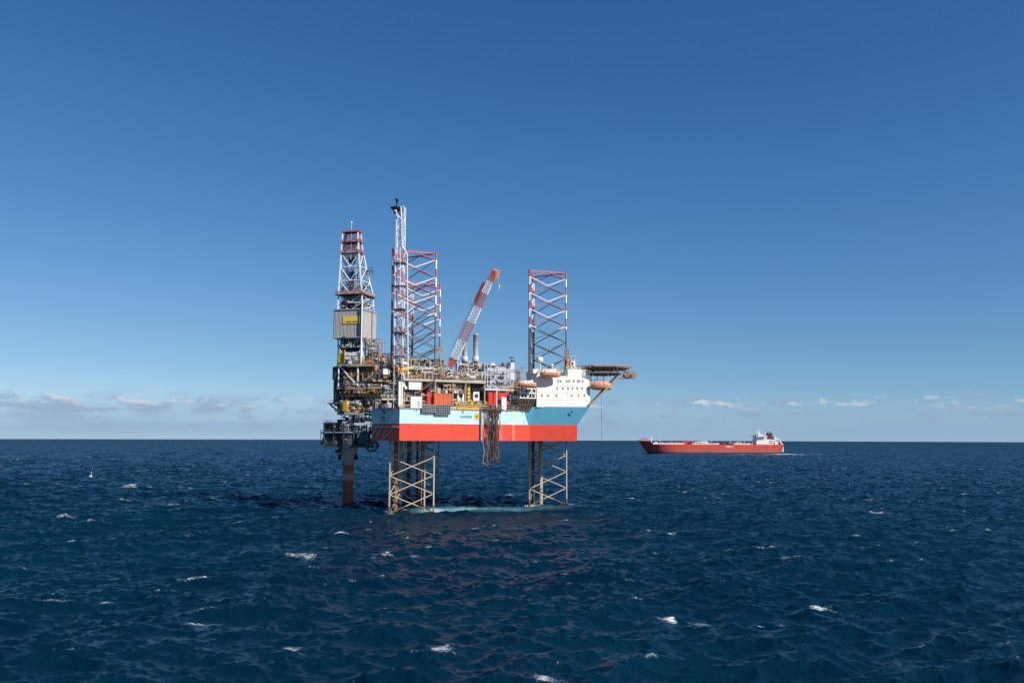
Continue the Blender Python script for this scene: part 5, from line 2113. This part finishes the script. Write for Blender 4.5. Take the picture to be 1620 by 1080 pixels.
part('equipment_room', b, M_CREAM, rm)
b = MB()
AP.box(b, 904.6, 907.6, 573, 576.5, .1, -4.9)
part('window', b, M_GLASS, rm)
b = MB()
AP.box(b, 896.3, 899.5, 568, 578, 1.0, -4)
part('cabinet', b, M_ORNG, rm)
clutter(rm, AP, 895, 908, 560, 583, -8, -4, 26, 81, [M_TAN, M_BEIGE, M_CREAM, M_BROWN], size=.5)

# ------------------------------------------------------------------ helideck
hc = W(953, 581, 404.5)
R_H = 11.6
zh = hc.z
heli = thing('helideck', 'octagonal helideck with safety net and truss reaching out past the bow', 'helideck', (hc.x, hc.y, zh))
oct_ = [Vector((hc.x + R_H * math.cos(math.radians(22.5 + 45 * k)), hc.y + R_H * math.sin(math.radians(22.5 + 45 * k)))) for k in range(8)]
b = MB()
b.prism([(p.x, p.y) for p in oct_], zh - .2, zh)
part('deck', b, M_TAN, heli)
b = MB()
for k in range(8):
    p, q = oct_[k], oct_[(k + 1) % 8]
    b.bar((p.x, p.y, zh - .15), (q.x, q.y, zh - .15), .25, .5)
part('deck_edge', b, M_BEIGE, heli)
out = [Vector((hc.x + (R_H + 1.6) * math.cos(math.radians(22.5 + 45 * k)), hc.y + (R_H + 1.6) * math.sin(math.radians(22.5 + 45 * k)))) for k in range(8)]
for k in range(8):
    p, q, p2_, q2_ = oct_[k], oct_[(k + 1) % 8], out[k], out[(k + 1) % 8]
    b = MB()
    b.tube((p2_.x, p2_.y, zh + .15), (q2_.x, q2_.y, zh + .15), .09, 5)
    for i in range(15):
        f = i / 14
        a_, c_ = p.lerp(q, f), p2_.lerp(q2_, f)
        b.tube((a_.x, a_.y, zh - .25), (c_.x, c_.y, zh + .15), .06, 4)
    for g_ in (.2, .4, .6, .8):
        a_, c_ = p.lerp(p2_, g_), q.lerp(q2_, g_)
        b.tube((a_.x, a_.y, zh - .25 + .4 * g_), (c_.x, c_.y, zh - .25 + .4 * g_), .035, 4)
    part('safety_net', b, M_BEIGE, heli)
b = MB()
zlo = zh - 2.9
for k in range(-3, 4):
    y_ = hc.y + k * 3.2
    half = math.sqrt(max(1, R_H ** 2 - (k * 3.2) ** 2)) * .95
    xs = [hc.x - half + 2 * half * i / 8 for i in range(9)]
    b.tube((xs[0], y_, zh - .5), (xs[-1], y_, zh - .5), .17, 5)
    b.tube((xs[0], y_, zlo), (xs[-2], y_, zlo), .2, 5)
    for i in range(8):
        b.tube((xs[i], y_, zlo if i % 2 == 0 else zh - .5), (xs[i + 1], y_, zh - .5 if i % 2 == 0 else zlo), .13, 5)
    for i in range(9):
        if k < 3 and abs(xs[i] - hc.x) < R_H * .9:
            b.tube((xs[i], y_, zlo), (xs[i], y_ + 3.2, zlo), .1, 4)
            b.tube((xs[i], y_, zh - .5), (xs[i], y_ + 3.2, zh - .5), .12, 4)
part('support_truss', b, M_TAN, heli)
b = MB()
for k in range(-4, 5):
    y_ = hc.y + k * 2.4
    half = math.sqrt(max(1, R_H ** 2 - (k * 2.4) ** 2)) * .98
    b.bar((hc.x - half, y_, zh - .6), (hc.x + half, y_, zh - .6), .25, .6)
part('deck_girder', b, M_TAN, heli)
for (pa, pb2, d_, r_, m) in (((934, 637.5), (978, 592), 395, .35, M_DARK), ((932.5, 641), (985, 591), 393.5, .34, M_BEIGE), ((934, 637.5), (978, 592), 410, .35, M_DARK)):
    piece_tube('strut', W(*pa, d_), W(*pb2, d_ + 2), r_, m, heli, 8)
for px, y0, y1 in ((935, 593, 604), (945, 593, 603), (955, 593, 603), (972, 592, 599)):
    piece_tube('hanger', W(px, y0, 400), W(px, y1, 400), .15, M_BROWN, heli, 6)
b = MB()
wp = Plane(W(980, 598, 398).xy, math.radians(8))
def slabw(p0, p1, py, dep):
    a, c = wp.on(p0, py), wp.on(p1, py)
    z = (a.z + c.z) / 2
    cc2 = (a + c) / 2 + Vector((-wp.n.x, -wp.n.y, 0)) * dep / 2
    b.box((cc2.x, cc2.y, z), ((c - a).length, dep, .3), wp.ang)
slabw(981, 1008, 597.5, 4)
slabw(990, 1004, 591, 4)
part('escape_walkway', b, M_BEIGE, heli)
b = MB()
q0, q1 = wp.on(981, 597.3), wp.on(1008, 597.3)
railing(b, [q0, Vector((q1.x, q1.y, q0.z))], 1.2, 1.2, .07)
b.bar(wp.on(992, 596, .2), wp.on(1003, 588, .2), .9, .25)
b.bar(wp.on(996, 586), wp.on(1003, 597), .3)
part('walkway_railing', b, M_TAN, heli)
clutter(heli, wp, 984, 1003, 584, 597, -3, .3, 24, 91, [M_BROWN, M_TAN, M_BEIGE, M_ORNG], size=.5)
b = MB()
for k, p in enumerate(oct_):
    b.lathe((p.x, p.y, zh), [(.2, 0), (.2, .3), (.05, .4)], 6)
part('edge_light', b, M_YELL, heli, stuff=True)
b = MB()
p, q = W(951.5, 622, 397), W(951.5, 742, 397)
b.tube((p.x, p.y, p.z), (p.x, p.y, q.z), .05, 5)
b.lathe((p.x, p.y, q.z), [(.15, -.5), (.3, -.2), (.3, .3), (.1, .6)], 8)
single('drop_line', b, M_DARK, 'thin dark line dropped from the bow strut down towards the sea', 'rope')
b = MB()
for q in ((920, 662), (926, 660), (922, 668)):
    pass
c1, c2 = W(917, 652, 392), W(921, 664, 391.5)
b.bar(c1, c2, .3)
b.bar(W(919, 666, 391.5), W(926, 662, 391.5), .35)
b.bar(W(921, 664, 391.5), W(924, 657, 391.5), .25)
single('bow_anchor', b, M_LGREY, 'small grey anchor hanging under the deep blue bow flare', 'anchor')


# ------------------------------------------------------------------ shuttle tanker
TD = 1760.0
zs_t = -0.25
tx = lambda px: W(px, 700, TD).x
ship = thing('shuttle_tanker', 'long red shuttle tanker with white stern accommodation crossing behind the rig', 'ship', ((tx(1012) + tx(1241)) / 2, TD + 24, zs_t))
M_TRED = paint('tanker_red', (0.62, 0.075, 0.05), .5, dirt=.2, rust=.1, scale=.12)
M_TLOW = paint('tanker_faded_red', (0.36, 0.13, 0.12), .6, dirt=.3, rust=.1, scale=.12)
M_TBOOT = paint('tanker_boot', (0.05, 0.035, 0.055), .6, dirt=.3, scale=.12)
M_TPINK = paint('tanker_pale_deck', (0.82, 0.64, 0.58), .6, dirt=.15, scale=.2)
M_TFUN = paint('funnel_maroon', (0.10, 0.018, 0.035), .6, dirt=.2)
HB_ = 23.0
st = []                     # stations from bow to stern: px, half breadth share at water / deck, deck height
stations = [(1013.5, .02, .06, 23.5, 1030), (1018, .02, .44, 23.2, 1030.5), (1024, .03, .72, 22.4, 1031), (1031, .06, .88, 20.6, 1033), (1036, .30, .94, 17.0, 1038), (1042, .50, .97, 17.0, 1043), (1050, .70, .99, 17.0, 1050), (1060, .88, 1, 17.0, 1060), (1074, .98, 1, 17.0, 1074), (1090, 1, 1, 17, 1090),
            (1130, 1, 1, 16.8, 1130), (1180, 1, 1, 16.8, 1180), (1205, 1, 1, 17.0, 1205), (1222, .9, 1, 17.0, 1221), (1234, .7, .96, 17.0, 1231), (1241, .5, .9, 17.2, 1236)]
hts = [(-3, 0), (2.6, 1), (6.8, 2), (99, 3)]
vs, fs, mis = [], [], []
K = 4
for px, bw, bd_, zd, pxw in stations:
    ring_ = []
    for f in (0, 1, 2, 3):
        z = (-3, 2.6, 6.8, zd)[f]
        g_ = (z + 3) / (zd + 3)
        x_ = tx(pxw + (px - pxw) * g_ ** .8)
        hb = HB_ * (bw + (bd_ - bw) * g_ ** .7)
        ring_.append((x_, hb, z + zs_t))
    vs += [(x_, TD + 24 - hb, z) for x_, hb, z in ring_] + [(x_, TD + 24 + hb, z) for x_, hb, z in ring_]
b = MB()
n8 = 8
sf, sm_ = [], []
for i in range(len(stations) - 1):
    for f in range(3):
        a, c = i * n8 + f, (i + 1) * n8 + f
        sf += [(a, c, c + 1, a + 1), (a + 5, c + 5, c + 4, a + 4)]
        sm_ += [(2, 1, 0)[f]] * 2
b.add(vs, sf, 0, True)
b.mi = sm_
for i in range(len(stations) - 1):
    a, c = i * n8, (i + 1) * n8
    b.add([vs[a + 3], vs[c + 3], vs[c + 7], vs[a + 7]], [(0, 1, 2, 3)], 0)
    b.add([vs[a], vs[a + 4], vs[c + 4], vs[c]], [(0, 1, 2, 3)], 2)
for i, fl_ in ((0, 1), (len(stations) - 1, 0)):
    a = i * n8
    for f in range(3):
        q = [vs[a + f], vs[a + f + 1], vs[a + f + 5], vs[a + f + 4]]
        b.add(q if fl_ else q[::-1], [(0, 1, 2, 3)], (2, 1, 0)[f])
part('hull', b, [M_TRED, M_TLOW, M_TBOOT], ship)
yf = TD + 24 - HB_
def tbox(mb, p0, p1, z0, z1, y0=4, y1=40, mi=0):
    mb.box(((tx(p0) + tx(p1)) / 2, yf + (y0 + y1) / 2, (z0 + z1) / 2 + zs_t), (abs(tx(p1) - tx(p0)), y1 - y0, z1 - z0), 0, mi)
b = MB()
tbox(b, 1033, 1083, 16.9, 19.6, .4, 1.0)
tbox(b, 1096, 1138, 16.9, 18.8, .4, 1.0)
part('lit_deck_edge', b, M_TPINK, ship)  # pale plates with the sunlight on the tanker's deck edge put into their colour
b = MB()
tbox(b, 1161, 1187, 16.9, 19.2, .4, 1.0)
tbox(b, 1197, 1212, 16.7, 19.0, .3, 1.0)
part('lit_deck_edge', b, M_TPINK, ship)
b = MB()
for k in range(6):
    b.tube((tx(1036), yf + 16 + k * 2.2, 18.6 + zs_t), (tx(1192), yf + 16 + k * 2.2, 18.6 + zs_t), .5, 6)
part('cargo_pipe', b, M_TPINK, ship)
b = MB()
tbox(b, 1079, 1095.5, 17, 20.6, 6, 26)
tbox(b, 1081, 1093, 20.6, 22.6, 8, 24)
part('manifold_house', b, paint('manifold_red', (.50, .05, .07)), ship)
b = MB()
for p in (1102, 1113, 1120):
    tbox(b, p, p + 3, 17, 21, 14, 18)
tbox(b, 1101, 1124, 20.6, 21.6, 14, 17)
b.bar((tx(1104), yf + 18, 21), (tx(1122), yf + 18, 22.6), .9)
part('manifold_crane', b, M_WHITE, ship)
b = MB()
tbox(b, 1163, 1174, 17, 21.0, 10, 24)
tbox(b, 1168, 1176, 21.0, 22.4, 12, 20)
part('deck_house', b, M_TAN, ship)
b = MB()
tbox(b, 1186, 1191, 17, 21.2, 10, 18)
tbox(b, 1140, 1160, 17, 18.6, 8, 30)
part('deck_store', b, paint('mauve_paint', (.22, .12, .18)), ship)
b = MB()
for k in range(9):
    tbox(b, 1137 + 3.0 * k, 1138.6 + 3.0 * k, 17, 18.6 + .9 * (k % 3), 3, 9)
part('winch', b, M_TFUN, ship)
b = MB()
tbox(b, 1013.5, 1030, 23.6, 25.8, 14, 34)
tbox(b, 1017, 1027, 25.8, 28.0, 18, 30)
part('bow_loading_house', b, paint('forecastle_red', (.40, .07, .07)), ship)
b = MB()
b.bar((tx(1011.5), yf + 8, 24.8), (tx(1032), yf + 8, 25.6), .7)
b.bar((tx(1011.5), yf + 30, 24.8), (tx(1032), yf + 30, 25.6), .7)
for k in range(6):
    b.tube((tx(1013 + 3.2 * k), yf + 8, 23), (tx(1013 + 3.2 * k), yf + 8, 27.5), .3, 5)
part('bow_railing', b, M_TPINK, ship)
b = MB()
b.tube((tx(1033.4), yf + 22, 17), (tx(1033.4), yf + 22, 33.5), .8, 6, .4)
b.tube((tx(1031.4), yf + 22, 27.5), (tx(1035.4), yf + 22, 27.5), .35, 5)
part('fore_mast', b, M_WHITE, ship)
b = MB()
tbox(b, 1037.5, 1042, 17, 21.2, 12, 18)
part('foam_monitor', b, M_WHITE, ship)
# stern accommodation in tiers
tiers = [(1198, 1217, 17, 24, 4, 42), (1199.5, 1214.5, 24, 27.6, 6, 40), (1200.5, 1213.5, 27.6, 31.2, 6, 40), (1200.8, 1212.5, 31.2, 34.6, 2, 44), (1202.5, 1211, 34.6, 37, 14, 32)]
for i, (p0, p1, z0, z1, y0, y1) in enumerate(tiers):
    b = MB()
    tbox(b, p0, p1, z0, z1 - .15, y0, y1)
    ti = part('accommodation_tier', b, M_WHITE, ship)
    b = MB()
    for k in range(int((p1 - p0) / 1.7)):
        tbox(b, p0 + .9 + 1.7 * k, p0 + 1.7 + 1.7 * k, z0 + 1.1, z0 + 2.2, y0 - .08, y0 + .1)
    part('window_row', b, M_GLASS, ti, stuff=True)
b = MB()
tbox(b, 1197.4, 1203, 31.2, 32.2, 1, 45)
part('bridge_wing', b, M_WHITE, ship)
b = MB()
for p, z in ((1205, 46), (1206.8, 43), (1202.6, 41), (1210, 40)):
    b.tube((tx(p), yf + 22, 32), (tx(p), yf + 22, z), .5, 6, .25)
b.bar((tx(1203.6), yf + 22, 41.8), (tx(1208.2), yf + 22, 41.8), .35)
b.bar((tx(1204), yf + 22, 38.6), (tx(1207.8), yf + 22, 38.6), .6)
part('radar_mast', b, M_WHITE, ship)
b = MB()
rgt = random.Random(15)
for k in range(46):
    p_ = rgt.uniform(1040, 1194)
    tbox(b, p_, p_ + rgt.uniform(.5, 2.6), 17, 17 + rgt.uniform(1.5, 4.2), 6, rgt.uniform(9, 30))
part('deck_fittings', b, M_TPINK, ship, stuff=True)
b = MB()
for k in range(30):
    p_ = rgt.uniform(1042, 1192)
    tbox(b, p_, p_ + rgt.uniform(.4, 1.8), 17, 17 + rgt.uniform(1.2, 3.4), 4, rgt.uniform(6, 12))
part('deck_valves', b, M_TRED, ship, stuff=True)
b = MB()
for p_, z_ in ((1046, 25), (1063, 23), (1098, 26), (1127, 24), (1158, 23.5), (1180, 25), (1196, 27)):
    b.tube((tx(p_), yf + 12, 17), (tx(p_), yf + 12, z_), .35, 5)
part('light_post', b, M_WHITE, ship, stuff=True)
b = MB()
for p_, z0_, z1_ in ((1199.5, 27.6, 36), (1213.8, 31, 39), (1215.5, 24, 33), (1229, 24, 33)):
    b.tube((tx(p_), yf + 10, z0_), (tx(p_), yf + 10, z1_), .5, 5)
b.bar((tx(1213), yf + 9, 30), (tx(1217), yf + 9, 33), .7)
part('derrick_post', b, M_WHITE, ship, stuff=True)
b = MB()
tbox(b, 1216.5, 1228, 17, 26.5, 10, 36)
part('engine_casing', b, M_WHITE, ship)
b = MB()
tbox(b, 1217.6, 1226.6, 26.5, 31, 12, 32)
tbox(b, 1218.6, 1225.8, 31, 38.0, 14, 30)
for p in (1220, 1223, 1225):
    b.tube((tx(p), yf + 22, 38), (tx(p), yf + 22, 40.3), .9, 8)
part('funnel', b, M_TFUN, ship)
b = MB()
tbox(b, 1218, 1225.6, 22.6, 24, 9.7, 10.2)
tbox(b, 1219, 1224.5, 19, 20.4, 9.7, 10.2)
part('casing_vent', b, M_BLACK, ship)
b = MB()
tbox(b, 1228, 1233.5, 17, 23, 8, 38)
tbox(b, 1229.5, 1232, 23, 27.5, 12, 16)
tbox(b, 1228.2, 1230.6, 27.5, 30.8, 12, 18)
part('aft_house', b, M_WHITE, ship)
b = MB()
for y_ in (8, 14):
    b.path([(tx(1230.5), yf + y_, 28.5), (tx(1234), yf + y_, 26.4), (tx(1238), yf + y_, 20), (tx(1240.6), yf + y_, 16.5), (tx(1240.8), yf + y_, 3.5)], .95, 6)
b.tube((tx(1233), yf + 8, 17), (tx(1233), yf + 8, 26.8), .6, 6)
part('lifeboat_ramp', b, M_WHITE, ship)
b = MB()
b.lathe((tx(1235.4), yf + 11, 24.2), [(.2, -4.2), (1.5, -3), (1.6, 2.5), (.4, 4.4)], 10, axis=(tx(1236) - tx(1231), 0, -6.5))
part('free_fall_boat', b, M_CRED, ship)
text('lettering', 'TEEKAY', 4.4, (tx(1154.2), yf - .15, 12.6), 0, M_TEXTW, ship)

# ------------------------------------------------------------------ buoy
bp = water(143.5, 754.2)
buoy = thing('marker_buoy', 'small white marker buoy with thin topmast far out on the open sea', 'buoy', (bp.x, bp.y, 0))
b = MB()
b.lathe(bp, [(.3, -.8), (1.0, -.5), (1.25, .2), (1.1, .7), (.6, 1.0), (.3, 1.1)], 16)
part('float', b, paint('buoy_white', (.58, .57, .52), dirt=.3), buoy)
b = MB()
b.tube(bp + Vector((.3, 0, 1.0)), bp + Vector((.45, 0, 3.8)), .16, 6, .1)
b.box(bp + Vector((.45, 0, 3.5)), (.5, .5, .7), .3)
part('topmast', b, paint('buoy_yellow', (.62, .5, .25), dirt=.15), buoy)
